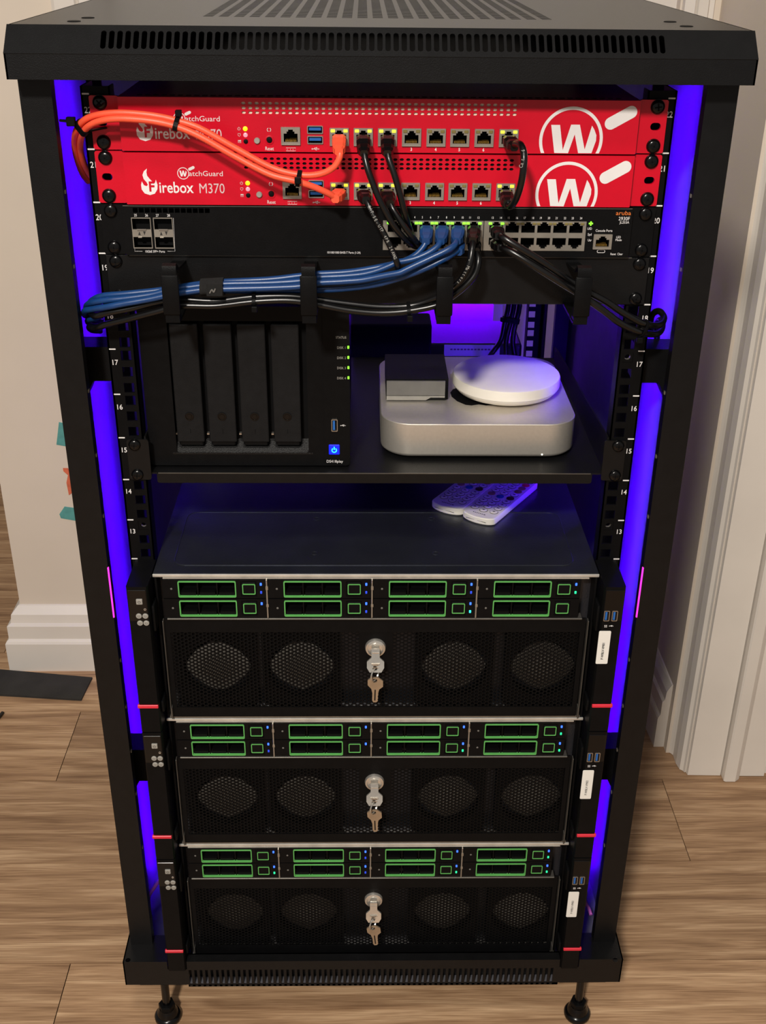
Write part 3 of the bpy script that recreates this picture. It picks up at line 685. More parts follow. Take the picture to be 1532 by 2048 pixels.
# ------------------------------------------------------------------ CABLE MANAGER PANEL
cmg = thing('cable_manager', 'black one-unit panel with four cable rings under the switch', 'cable manager', (0, 0, 18*U))
obj('panel', MB().bbox(-.2413, .2413, -.0030, -.0005, .0006, U-.0006, .0006, 1).box(-.2165, .2165, -.0005, .012, U-.002, U-.0008).box(-.2165, .2165, -.0005, .012, .0008, .002), BLK, cmg, local=True)
obj('top_edge', MB().box(-.220, .225, -.0033, -.0022, U-.0012, U-.0005), DSTL, cmg, local=True)  # lamplit upper edge of the panel, put in as a paler strip
def ring_prof():
    t_ = .0022; out = [(0, .0380), (-.020, .0400), (-.044, .0430), (-.051, .0470), (-.0555, .0500), (-.0595, .0490), (-.0605, .0455), (-.0600, .0400), (-.0600, .0080), (-.0575, .0050), (-.0500, .0045)]
    P = [Vector((0, a, b)) for a, b in out]; L_, R_ = [], []
    for i, p in enumerate(P):
        t = (P[min(i+1, len(P)-1)]-P[max(i-1, 0)]).normalized(); n_ = Vector((0, -t.z, t.y)); L_.append((p+n_*t_/2)); R_.append((p-n_*t_/2))
    return [(v.y, v.z) for v in L_]+[(v.y, v.z) for v in R_[::-1]]
def ring_mb():
    pr = ring_prof(); m_ = MB().prism(pr, 'x', -.0058, .0058)
    m_.bbox(-.0072, .0072, -.0625, -.0595, .0080, .0425, .0012, 2); m_.box(-.006, .006, -.0600, -.002, .0004, .0024) ; m_.box(-.006, .006, -.0606, -.0590, .0008, .010)
    return m_
RING = ring_mb().mesh('cable_ring', PLA, True, 35)
for px in (342, 617.5, 889, 1165): inst('cable_ring', RING, cmg, (q(px, 590, -.06)[0], 0, 0))
for s in (-1, 1): screw(cmg, s*.2325, .0381, -.0030, .4); screw(cmg, s*.2325, .0064, -.0030, .9)

# ------------------------------------------------------------------ SHELF
TZ = .630
sh = thing('rack_shelf', 'black steel rack shelf carrying the drive enclosure and small computers', 'shelf', (0, 0, TZ-.01))
xl, xr = q(314, 950, -.001)[0], q(1184, 950, -.001)[0]
obj('tray', MB().box(-.2232, .2232, 0, .33, TZ-.0015, TZ), BLK, sh)
obj('lip_highlight', MB().box(xl+.0015, xr-.0015, -.0018, -.0008, TZ-.0004, TZ+.0004), DSTL, sh)  # bright lit edge of the shelf lip painted as a thin strip
obj('front_lip', MB().prism(rrect(xl, xr, TZ-.0105, TZ+.0003, .002, 2), 'y', -.0015, 0), BLK, sh)
for s in (-1, 1):
    obj('side_flange', MB().prism([(0, TZ), (.33, TZ), (.33, TZ+.014), (.30, TZ+.018), (.01, TZ+.038), (0, TZ+.038)], 'x', s*.2232, s*.2218), BLK, sh)
    e = obj('ear', plate(rrect(min(s*.2190, s*.2400), max(s*.2190, s*.2400), 14*U+.0010, 15*U-.0010, .0025, 3), [], -.0025, -.0002), BLK, sh)
    o_ = ORG[sh.name]
    for zz in (14*U+.0381, 14*U+.0064): screw(e, s*.2325-o_.x, zz-o_.z, -.0025-o_.y, .5)

# ------------------------------------------------------------------ DRIVE ENCLOSURE (4 bays)
NY = .012; nas = thing('drive_enclosure', 'black four-bay network drive enclosure with glowing blue power button', 'storage device', (-.1265, NY, TZ))
def nx(px, py): return q(px, py, NY)[0]
def nz(px, py): return q(px, py, NY)[1]
NL, NR = -.2214, -.0265; NB, NT = TZ+.002, TZ+.163
obj('case', MB().bbox(NL+.001, NR-.001, NY+.012, NY+.222, NB, NT, .003, 2), PLA, nas)
obj('foot', MB().box(NL+.02, NL+.04, NY+.03, NY+.05, TZ, NB+.002).box(NR-.04, NR-.02, NY+.03, NY+.05, TZ, NB+.002).box(NL+.02, NL+.04, NY+.18, NY+.2, TZ, NB+.002).box(NR-.04, NR-.02, NY+.18, NY+.2, TZ, NB+.002), DARK, nas)
bx0, bx1 = nx(334, 660), nx(612, 660); bz0, bz1 = nz(450, 905), nz(450, 642)
fr = plate(rrect(NL, NR, NB, NT, .004, 4), [rrect(bx0, bx1, bz0, bz1, .002, 2)], NY, NY+.013)
obj('bezel', fr, PLA, nas)
obj('bay_recess', MB().box(bx0-.001, bx1+.001, NY+.0115, NY+.0125, bz0, bz1), DARK, nas)
obj('chin', MB().prism([(NY+.012, bz0+.0105), (NY-.0002, bz0-.0005), (NY-.0002, bz0-.0020), (NY+.012, bz0-.0020)], 'x', bx0-.004, bx1+.004), BLK, nas)
pw = nx(394.5, 700)-nx(337.5, 700)
for i in range(4):
    x0 = nx(338+67.6*i, 665); x1 = x0+.0262; tz0, tz1 = nz(400, 884), nz(400, 648)
    tr = obj('drive_tray', MB().bbox(x0, x1, NY-.0005, NY+.012, tz0, tz1, .0012, 2), TRAY, nas)
    obj('tray_lip', MB().bbox(x0+.0015, x1-.0015, NY+.001, NY+.010, tz0-.0040, tz0+.001, .001, 1), PLA, tr)
    xm = (x0+x1)/2; zc = nz(400, 832)
    obj('lock', MB().lathe([(.0043, NY), (.0043, NY-.0012), (.0036, NY-.0013), (.0034, NY-.0006), (.0024, NY-.0006), (.0022, NY-.0010), (.0008, NY-.0010)], (xm, 0, zc), 'y', 22), GLOSS, tr, True)
    obj('lock_mark', MB().box(xm-.0002, xm+.0002, NY-.0008, NY-.0004, nz(400, 866), nz(400, 858)), DARK, tr)
    obj('hinge_pin', MB().box(x0-.0030, x0-.0008, NY+.004, NY+.008, tz0+.006, tz0+.0075), STEEL, tr)
obj('panel_seam', MB().box(nx(644.5, 700)-.0002, nx(644.5, 700)+.0002, NY-.0002, NY, NB+.004, NT-.004), DARK, nas)
o_ = ORG[nas.name]
def ntext(s_, h, px, py, mt=WHT, xs=.85): return text(s_, h, nx(px, py)-o_.x, nz(px, py)-o_.z, -.0002, mt, nas, xs=xs)
ntext('STATUS', .0022, 682, 677, GRYL, .9)
for i in range(4):
    ntext('DISK %d' % (i+1), .0023, 683, 697.5+20.3*i, GRYL, .9)
    x, z = nx(697, 695)-.0002, nz(697, 694.5+20.3*i)
    obj('disk_light', MB().bbox(x-.0009, x+.0009, NY-.0006, NY+.001, z-.0014, z+.0014, .0003, 1), GRSL if False else GRNL, nas)
ux, uz = nx(669, 850), nz(669, 850)
u = usb(nas, ux-o_.x-.0033, uz-o_.z, -.0002, -pi/2, (.95, 1, .9)); u.location = (ux-o_.x+.003, -.0004, uz-o_.z)
lineart('icon', nas, WHT, USBICON, nx(686, 851)-o_.x, nz(686, 851)-o_.z, -.0002, .0005, .00018)
x, z = nx(668.5, 899), nz(668.5, 899)
pb = obj('power_button', MB().bbox(x-.0053, x+.0053, NY-.0010, NY+.001, z-.0053, z+.0053, .0006, 1), PWRL, nas)
mbp = MB(); P = [Vector((x+.0022*a, NY-.0013, z-.0003+.0022*b)) for a, b in cir(1, 14, 35, 325)]; mbp.tube(P, .0006, 6, raw=True); mbp.tube([(x, NY-.0013, z+.0004), (x, NY-.0013, z+.0034)], .0006, 6, raw=True)
obj('power_icon', mbp, PWRI, pb)
ntext('DS418play', .0028, 669.5, 925, WHT, .95)

# ------------------------------------------------------------------ SMALL COMPUTER, PUCK, BOX
def rr_prism(x0, x1, y0, y1, r, n=8): return rrect(x0, x1, y0, y1, r, n)
MX0, MX1 = .0042, .2000; MYF = .030; MZ0, MZ1 = TZ+.003, TZ+.0385
mac = thing('small_computer', 'flat silver aluminium computer with rounded corners on the shelf', 'computer', ((MX0+MX1)/2, MYF, TZ))
def slab(x0, x1, y0, y1, r, zs_):
    m_ = MB(); vs_ = []; fs = []; n_ = None
    for ins, z in zs_:
        lp = rrect(x0+ins, x1-ins, y0+ins, y1-ins, max(r-ins, .001), 10); n_ = len(lp); vs_ += [(a, b, z) for a, b in lp]
    for j_ in range(len(zs_)-1):
        for i in range(n_): k = (i+1) % n_; fs.append((j_*n_+i, j_*n_+k, (j_+1)*n_+k, (j_+1)*n_+i))
    fs += [tuple(range(n_-1, -1, -1)), tuple(range((len(zs_)-1)*n_, len(zs_)*n_))]
    return m_.add(vs_, fs)
obj('case', slab(MX0, MX1, MYF, MYF+.196, .031, [(.003, MZ0), (.0006, MZ0+.002), (0, MZ0+.004), (0, MZ1-.0006), (.0006, MZ1)]), ALU, mac, True, ang=35)
obj('base', slab(MX0+.012, MX1-.012, MYF+.012, MYF+.184, .02, [(0, TZ), (0, MZ0+.001)]), DARK, mac, True)
lx, lz = q(1084, 909, MYF); obj('power_light', MB().lathe([(.0009, MYF+.0003), (.0009, MYF-.0002), (.0004, MYF-.0003)], (lx, 0, lz), 'y', 10), WLED, mac)
cx, cy = qz(958, 811, MZ1); cy += .030
AP = [(0, .62), (-.25, .72), (-.52, .70), (-.78, .50), (-.90, .18), (-.88, -.2), (-.72, -.62), (-.45, -.95), (-.25, -1.0), (0, -.9), (.25, -1.0), (.45, -.95), (.66, -.68), (.82, -.30), (.62, -.10), (.56, .15), (.62, .38), (.80, .54), (.55, .71), (.25, .73)]
obj('logo_mark', MB().prism([(cx+a*.030, cy+b*.030) for a, b in AP], 'z', MZ1, MZ1+.0002), DARK, mac)
# round white router puck leaning on nothing, lying flat
pz = MZ1; pcx, pcy = qz(1013, 745, pz+.0205); PR = .0560; K_ = PR/.0545; KZ = .70
puck = thing('mesh_router', 'round white disc-shaped wireless router on the silver computer', 'router', (pcx, pcy, pz))
obj('lower_shell', MB().lathe([(r_*K_, pz+(h_-pz)*KZ) for r_, h_ in [(.036, pz+.0003), (.044, pz+.0018), (.050, pz+.0055), (.0533, pz+.0110), (.0543, pz+.0135)]], (pcx, pcy, 0), n=72), WPL2, puck, True, ang=30)
obj('upper_shell', MB().lathe([(r_*K_, pz+(h_-pz)*KZ) for r_, h_ in [(.0543, pz+.0137), (.0545, pz+.0140), (.0545, pz+.0265), (.0540, pz+.0285), (.0528, pz+.0295), (.0001, pz+.0297)]], (pcx, pcy, 0), n=72, cap=False), WPL2, puck, True, ang=30)
# little black box with a grey front
bxf, byf = qz(772, 803, MZ1); bxr, _ = qz(896, 803, MZ1); BHh = .0225
box = thing('streaming_box', 'small black box with grey front lying on the silver computer', 'box', ((bxf+bxr)/2, byf, MZ1))
zt_ = MZ1+.0235
obj('shell', MB().prism([(bxf, byf+.002), (bxr-.003, byf+.002), (bxr, byf+.004), (bxr, byf+.078), (bxf, byf+.078)], 'z', MZ1+.0015, zt_), PLA, box)
obj('front_cover', MB().box(bxf+.0005, bxr-.0035, byf, byf+.003, MZ1+.0068, zt_-.0012), GREY, box)
obj('front_strip', MB().prism([(bxf+.0005, MZ1+.0015), (bxr-.023, MZ1+.0015), (bxr-.018, MZ1+.0045), (bxr-.0035, MZ1+.0045), (bxr-.0035, MZ1+.0060), (bxf+.0005, MZ1+.0060)], 'y', byf, byf+.003), GRYL, box)
obj('pad', MB().box(bxf+.004, bxr-.006, byf+.008, byf+.07, MZ1, MZ1+.002), DARK, box)

# ------------------------------------------------------------------ SERVERS
EY = -.0537; SVY = -.028; PIT = 4*U; ch = PIT-.0009
CAW = .1048; CAH = .0222
xc0 = q(326, 1200, -.030)[0]
def hexgrid(x0, x1, z0, z1, skip):
    m_ = MB(); dx = .0038; dz = .0044; R = dx/1.5; ri = R*.74; y0, y1 = -.0286, -.0276
    ncol = int((x1-x0)/dx); vs_ = []; fs = []
    for c in range(ncol):
        x = x0+dx*(c+.5); nr = int((z1-z0)/dz)
        for r_ in range(nr):
            z = z0+dz*(r_+.5)+(dz/2 if c % 2 else 0)
            if z+dz/2 > z1+dz*.6: continue
            o_ = len(vs_); solid = skip(x, z)
            for rr, yy in ((R, y0), (ri, y0), (ri, y1)):
                for k in range(6): a = k*pi/3; vs_.append((x+rr*cos(a), yy, z+rr*sin(a)*(dz/(R*math.sqrt(3)))))
            if solid: fs.append(tuple(o_+k for k in range(6))); continue
            for k in range(6):
                k2 = (k+1) % 6; fs.append((o_+k, o_+k2, o_+6+k2, o_+6+k)); fs.append((o_+6+k, o_+6+k2, o_+12+k2, o_+12+k))
    return m_.add(vs_, fs)
GZ0, GZ1 = .0130, .1080
def srv_mesh_caddy():
    return MB().bbox(.0008, CAW-.0014, -.0300, -.010, .0005, CAH-.0005, .0005, 1)
gx0, gx1 = .0162, .0738; gz0, gz1 = .0018, .0204
def caddy_body():
    m_ = plate([(.0008, .0004), (CAW-.0016, .0004), (CAW-.0016, CAH-.0004), (.0008, CAH-.0004)], [rrect(gx0+.0006, gx1-.0006, gz0+.0006, gz1-.0006, .001, 2), [(.0784, .0024), (.0945, .0024), (.0945, .0198), (.0784, .0198)]], -.0310, -.0285)
    m_.box(.0008, CAW-.0016, -.0180, -.0170, .0004, CAH-.0004)
    m_.box(.0806-.002, .0945, -.0300, -.0285, .0024, .0198)
    return m_
def caddy_frame(): return plate(rrect(gx0, gx1, gz0, gz1, .0014, 3), [rrect(gx0+.0011, gx1-.0011, gz0+.0011, gz1-.0011, .0008, 2)], -.0322, -.0290)
def caddy_win():
    m_ = MB(); w_ = (gx1-gx0)/3
    for k in (1, 2): m_.box(gx0+w_*k-.0006, gx0+w_*k+.0006, -.0300, -.020, gz0+.001, gz1-.001)
    for k in range(3): m_.box(gx0+w_*k+.002, gx0+w_*(k+1)-.002, -.0296, -.020, gz0+.001, gz0+.0045)
    return m_
def caddy_btn():
    m_ = MB().bbox(.0795, .0935, -.0316, -.029, .0036, .0188, .0008, 2); return m_
def btn_frame(): return plate(rrect(.0800, .0930, .0052, .0172, .0012, 3), [rrect(.0809, .0921, .0061, .0163, .0007, 2)], -.0322, -.0312)
LP = {'b': BLUL, 'd': BLUD, 'c': CYAL, 'g': GRSL, 'n': DARK}
LEDS = [[('b', 'd'), ('b', 'd'), ('b', 'd'), ('b', 'g'), ('b', 'n'), ('b', 'd'), ('b', 'c'), ('n', 'n')],
        [('b', 'n'), ('b', 'n'), ('b', 'n'), ('b', 'g'), ('b', 'd'), ('b', 'n'), ('b', 'g'), ('b', 'g')],
        [('b', 'n'), ('b', 'd'), ('b', 'n'), ('b', 'g'), ('b', 'g'), ('b', 'd'), ('b', 'g'), ('b', 'g')]]
def fan_mb():
    m_ = plate(rrect(-.0405, .0405, -.046, .046, .003, 2), [circ(0, 0, .0350, 32)], -.002, .010, mi=1)
    def sup(r, n_=40, e=1.45):
        return [(r*math.copysign(abs(cos(2*pi*i/n_))**(2/e), cos(2*pi*i/n_)), r*math.copysign(abs(sin(2*pi*i/n_))**(2/e), sin(2*pi*i/n_))*.92) for i in range(n_)]
    A = sup(.0340); B = sup(.012); n_ = 40
    m_.add([(x, .006, z) for x, z in A]+[(x, .000, z) for x, z in B], [(i, (i+1) % n_, n_+(i+1) % n_, n_+i) for i in range(n_)]+[tuple(range(n_, 2*n_))])
    return m_
def server(k, n_, label, tagtext):
    z0 = (k-4)*U
    t = thing('server', label, 'server', (0, 0, z0), 'rack servers with locked grille')
    inst('chassis', M('sv_body', lambda: MB().box(-.2205, .2205, -.010, .558, .0006, ch-.0008), GALV), t)
    for s in (-1, 1): inst('cheek', M('sv_cheek%d' % s, lambda: MB().box(s*.2205, s*.2185, -.0285, -.01, .0006, ch-.002), PLA), t)
    def cover():
        m_ = MB().box(-.2215, .2215, -.0275, .558, ch-.0012, ch)
        return m_
    cv = inst('top_cover', M('sv_cover', cover, GALV), t)
    inst('cover_edge', M('sv_edge', lambda: MB().bbox(-.2220, .2220, -.0296, -.0276, ch-.0034, ch-.0002, .0006, 2).box(-.212, .212, -.0300, -.0285, ch-.0048, ch-.0039), ALUE), t)
    if n_ == 0:
        em = MB(); em.tube([(a, b, ch+.0001) for a, b in rrect(-.204, .200, -.012, .103, .012, 4)], .0006, 6, raw=True, closed=True); inst('embossed_line', em.mesh('emboss', GALV, True), cv)
        dm = MB()
        for px, py in ((633, 1036), (629, 1105), (871, 1105), (862, 1036)):
            x, y_ = qz(px, py, 12*U); dm.tube([(x+.0033*cos(a*pi/8), y_+.0033*sin(a*pi/8), ch) for a in range(16)], .00045, 6, raw=True, closed=True)
        inst('dimple', dm.mesh('dimple', GALV, True), cv)
    # drives
    zr = [ch-.0049-CAH, ch-.0049-2*CAH-.0004]
    for r_ in range(2):
        for c in range(4):
            x = xc0+CAW*c; i = r_*4+c
            cdy = inst('drive_caddy', M('cd_body', caddy_body, PLA), t, (x, 0, zr[r_]))
            f_ = inst('green_frame', M('cd_frame', caddy_frame, GRN), cdy)
            inst('window_bars', M('cd_win', caddy_win, PLA), cdy)
            b_ = inst('release_button', M('cd_btn', caddy_btn, PLA), cdy); inst('eyelet', M('cd_eye', lambda: MB().lathe([(.0011, -.0308), (.0011, -.0312), (.0006, -.0314)], (.0094, 0, .0112), 'y', 10), GREY), cdy)
            inst('button_outline', M('cd_bfr', btn_frame, GRN), cdy)
            for ll, zz in zip(LEDS[n_][i], (.0166, .0072)):
                if ll != 'n': inst('status_light', M('cd_led'+ll, lambda: MB().bbox(-.0010, .0010, -.0318, -.029, -.0015, .0015, .0005, 2), LP[ll]), cdy, (.0985, 0, zz))
    for c in range(1, 4):
        inst('divider', M('sv_div', lambda: MB().bbox(-.0011, .0004, -.0325, -.027, 0, 2*CAH+.0006, .0003, 1).box(-.0014, .0010, -.0328, -.0315, .0335, .0375).box(-.0014, .0010, -.0328, -.0315, .0135, .0165), STEELD), t, (xc0+CAW*c-.0002, 0, zr[1]))
    # grille
    gt = zr[1]-.0012
    inst('sill', M('sv_sill', lambda: MB().bbox(-.2110, .2090, -.0315, -.020, gt-.0016, gt, .0004, 1), DSTL), t)
    def gframe():
        return plate([(-.2140, .0010), (.2135, .0010), (.2135, gt-.0014), (-.2140, gt-.0014)], [[(-.2095, GZ0+.0005), (.2085, GZ0+.0005), (.2085, GZ1), (-.2095, GZ1)]], -.0290, -.0270)
    gr = inst('grille_frame', M('sv_gframe', gframe, PLA), t)
    inst('mesh', M('sv_hex', lambda: hexgrid(-.2110, .2100, GZ0-.002, GZ1+.002, lambda x, z: abs(x-.0005) < .0165 and z > .060), BLK2), gr)['kind'] = 'stuff'
    for px in (440, 605, 905, 1080):
        fx_ = q(px, 1350, -.010)[0]; inst('fan', M('fan', fan_mb, [FANG, PLA], True), t, (fx_, -.022, .0585))

    inst('bottom_edge', M('sv_bot', lambda: MB().box(-.2180, .2180, -.0290, .02, .0002, .0012), STEELD), t)
    for s in (-1, 1):
        inst('edge_strip', M('sv_strip%d' % s, lambda: MB().bbox(min(s*.2148, s*.2158), max(s*.2148, s*.2158), -.0335, -.0270, .003, gt-.002, .0003, 1).box(min(s*.2140, s*.2150), max(s*.2140, s*.2150), -.0340, -.027, .002, .016), DSTL), t)
        e = inst('ear', M('sv_ear%d' % s, lambda: MB().prism([(s*.2228, -.010), (s*.2228, EY+.003), (s*.2240, EY), (s*.2425, EY), (s*.2437, EY+.0015), (s*.2437, -.002), (s*.2413, -.0005), (s*.2228, -.0005)], 'z', .0006, ch), PLA), t)
        for ck, (ca, cb_) in enumerate(((.120, .150), (.020, .034))): inst('latch_clip', M('sv_clip%d_%d' % (s, ck), lambda: MB().bbox(min(s*.2195, s*.2230), max(s*.2195, s*.2230), -.046, -.028, ca, cb_, .0015, 2), PLA, True), t)
        inst('red_bar', M('sv_red%d' % s, lambda: MB().bbox(min(s*.2236, s*.2448), max(s*.2236, s*.2448), EY-.0014, EY+.002, ch-.1452, ch-.1412, .0005, 1), REDP), e)
        inst('gloss_panel', M('sv_pan%d' % s, lambda: MB().bbox(min(s*.2246, s*.2424), max(s*.2246, s*.2424), EY-.0007, EY+.001, ch-.0392, ch-.0035, .0004, 1), GLOSS), e)
        zz = lambda py: q(290, py, EY)[1]-12*U+ch+.0009
        if s < 0:
            X = lambda px: q(px, 1220, EY)[0]
            pb_ = inst('power_button', M('sv_pwr', lambda: MB().bbox(-.0031, .0031, -.0020, .001, -.0030, .0030, .0007, 2), GRYL), e, (X(281), EY-.0004, zz(1202)))
            lineart('power_icon', pb_, INK, [cir(1, 8, 40, 320), [(0, .2), (0, 1.3)]], 0, 0, -.0021, .0013, .0002)
            inst('reset_hole', M('sv_rst', lambda: MB().tube([(.0010*cos(a*pi/6), 0, .0010*sin(a*pi/6)) for a in range(12)], .0004, 6, raw=True, closed=True), STEEL, True), e, (X(290.5), EY-.0009, zz(1218)))
            for px, py in ((277, 1231), (290, 1231), (278, 1245), (290.5, 1245)):
                d_ = inst('indicator', M('sv_ind', lambda: MB().lathe([(.0029, .0004), (.0029, -.0008), (.0024, -.0013)], ax='y', n=18), GRYL, True), e, (X(px), EY-.0006, zz(py)))
                lineart('indicator_icon', d_, GRAYINK, [cir(.9, 8, 30, 330), [(-.6, -.3), (.6, -.3)]], 0, 0, -.0014, .0012, .0002)
        else:
            X = lambda px: q(px, 1235, EY)[0]
            for px in (1212, 1228):
                u_ = usb(e, 0, 0, EY-.0004, -pi/2, (.9, 1, .85)); u_.location = (X(px)+.0030, EY-.0004, zz(1231))
            text('SS', .0026, X(1213), zz(1254), EY-.0009, WHT, e, xs=.9); lineart('usb_icon', e, WHT, USBICON, X(1224), zz(1251.5), EY-.0009, .00042, .00018)
            lbz0, lbz1 = zz(1328), zz(1262)
            lb = inst('name_label', M('sv_lbl', lambda: plate(rrect(-.0060, .0060, 0, lbz1-lbz0, .0012, 3), [], -.0004, 0), LBL), e, (X(1213.5)+.0, EY-.0002, lbz0))
            text(tagtext, .0025, .0010, .0055, -.0006, INK if n_ == 0 else GRAYINK, lb, align='LEFT', xs=.92, rot=pi/2)
    # lock
    lkx, lkz = q(751, 1297, -.031); lkz = lkz-12*U+PIT
    lk = inst('key_lock', M('sv_lock', lambda: MB().lathe([(.0108, -.0285), (.0108, -.0300), (.0100, -.0318), (.0082, -.0325), (.0076, -.0322), (.0070, -.0322), (.0068, -.0334), (.0010, -.0336)], ax='y', n=32), CHROME, True, 25), t, (lkx, 0, lkz))
    return lkx, lkz+z0
LKS = [server(12, 0, 'server with a bare metal lid carrying two remotes, top of three', 'P-WBLV-VM01'),
       server(8, 1, 'middle one of three stacked servers, between two others', 'P-WBLV-VM02'),
       server(4, 2, 'lowest of three stacked servers, resting just above the rack base', 'P-WBLV-VM03')]
# keys
ORD = ['top', 'middle', 'lowest']
for n_, (lx, lz) in enumerate(LKS):
    y0 = -.0345
    kt = thing('key', 'bright metal key turned in the lock of the %s server' % ORD[n_], 'key', (lx, y0, lz-.02), 'keys in the server locks')
    bow = [(lx-.0042, lz+.004), (lx+.0042, lz+.004), (lx+.0042, lz-.0045), (lx+.0088, lz-.0085), (lx+.0088, lz-.0145), (lx+.006, lz-.0190), (lx-.006, lz-.0190), (lx-.0088, lz-.0145), (lx-.0088, lz-.0085), (lx-.0042, lz-.0045)]
    kb = MB(); plate(bow, [circ(lx-.0006, lz-.0150, .0025, 16)], 0, .0018, kb, fn=lambda u, v, t_: (u, -.0390-(lz-v)*.35+t_, v))
    obj('bow', kb, CHROME, kt); 
    obj('shank', MB().box(lx-.0035, lx+.0035, -.040, -.030, lz-.0010, lz+.0010), CHROME, kt)
    kbr = MB()
    for dz_, w_ in ((-.0098, .0042), (-.0112, .0026), (-.0140, .0030)): kbr.box(lx-w_, lx+w_, -.0455, -.0440, lz+dz_-.0004, lz+dz_+.0004)
    obj('stamped_bar', kbr, STEEL, kt)
    obj('key_blade', MB().box(lx-.0020, lx+.0020, -.034, -.029, lz-.0008, lz+.0008), CHROME, kt)
    rg = MB(); RR = .0074; rc = Vector((lx-.0006, -.0443, lz-.0152-RR)); hd = Vector((cos(radians(58)), sin(radians(58)), 0)); sd = Vector((-hd.y, hd.x, 0))
    for o_ in (-.00045, .00045): rg.tube([rc+hd*(RR*cos(a*pi/12))+Vector((0, 0, RR*sin(a*pi/12)))+sd*o_ for a in range(24)], .00045, 6, raw=True, closed=True)
    tag(obj('key_ring', rg, CHROME, smooth=True), 'small split ring linking the two keys of the %s server' % ORD[n_], 'key ring', 'rings on the server keys')
    sw_ = (-.10, .04, .10)[n_] if n_ else -.02
    kh = thing('key', 'brownish metal key hanging from the ring of the %s server' % ORD[n_], 'key', (rc.x, rc.y, rc.z-RR-.03), 'spare keys hanging from the rings')
    kp = [(-.0040, .0010), (.0030, .0010), (.0078, -.0030), (.0080, -.0100), (.0042, -.0135), (.0036, -.0160), (.0032, -.0190), (.0034, -.0205), (.0028, -.0225), (.0033, -.0245), (.0028, -.0265), (.0032, -.0280), (.0015, -.0300), (-.0015, -.0300), (-.0028, -.0275), (-.0028, -.0185), (-.0036, -.0150), (-.0040, -.0130), (-.0078, -.0085), (-.0080, -.0025)]
    R2 = lambda a, b: (rc.x+(a+.0006)*cos(sw_)-(b+.0026)*sin(sw_), rc.z-RR-.0002+(a+.0006)*sin(sw_)+(b+.0026)*cos(sw_))
    hb = MB(); plate([R2(a, b) for a, b in kp], [[R2(a, b) for a, b in circ(-.0006, -.0026, .0025, 16)]], -.0452, -.0434, hb); obj('key_plate', hb, BRONZE, kh)
    obj('groove', MB().prism([R2(-.0006, -.0140), R2(.0006, -.0140), R2(.0006, -.0275), R2(-.0006, -.0275)], 'y', -.0455, -.0450), DARK, kh)

# cage nuts left in free holes
for s, k, hole in ((1, 13, 2), (1, 12, 2), (1, 17, 2), (-1, 13, 2), (-1, 12, 2)):
    zz = (k-1)*U+(.00635, .022225, .0381)[hole]; zz = zz
    c = thing('cage_nut', 'black cage nut in a free hole of the %s rail beside unit number %s' % ('orange-cable side' if s < 0 else 'black-loop side', {12: 'twelve', 13: 'thirteen', 17: 'seventeen'}[k]), 'cage nut', (s*.2325, .002, zz-.005), 'cage nuts in free rail holes')
    obj('cage', plate([(s*.2325-.0046, zz-.0046), (s*.2325+.0046, zz-.0046), (s*.2325+.0046, zz+.0046), (s*.2325-.0046, zz+.0046)], [circ(s*.2325, zz, .0030, 14)], .0004, .0050), BLK2, c)
    obj('nut', MB().lathe([(.0042, .0052), (.0042, .0032), (.0026, .0032), (.0026, .0052)], (s*.2325, 0, zz), 'y', 12, cap=False), STEELD, c)

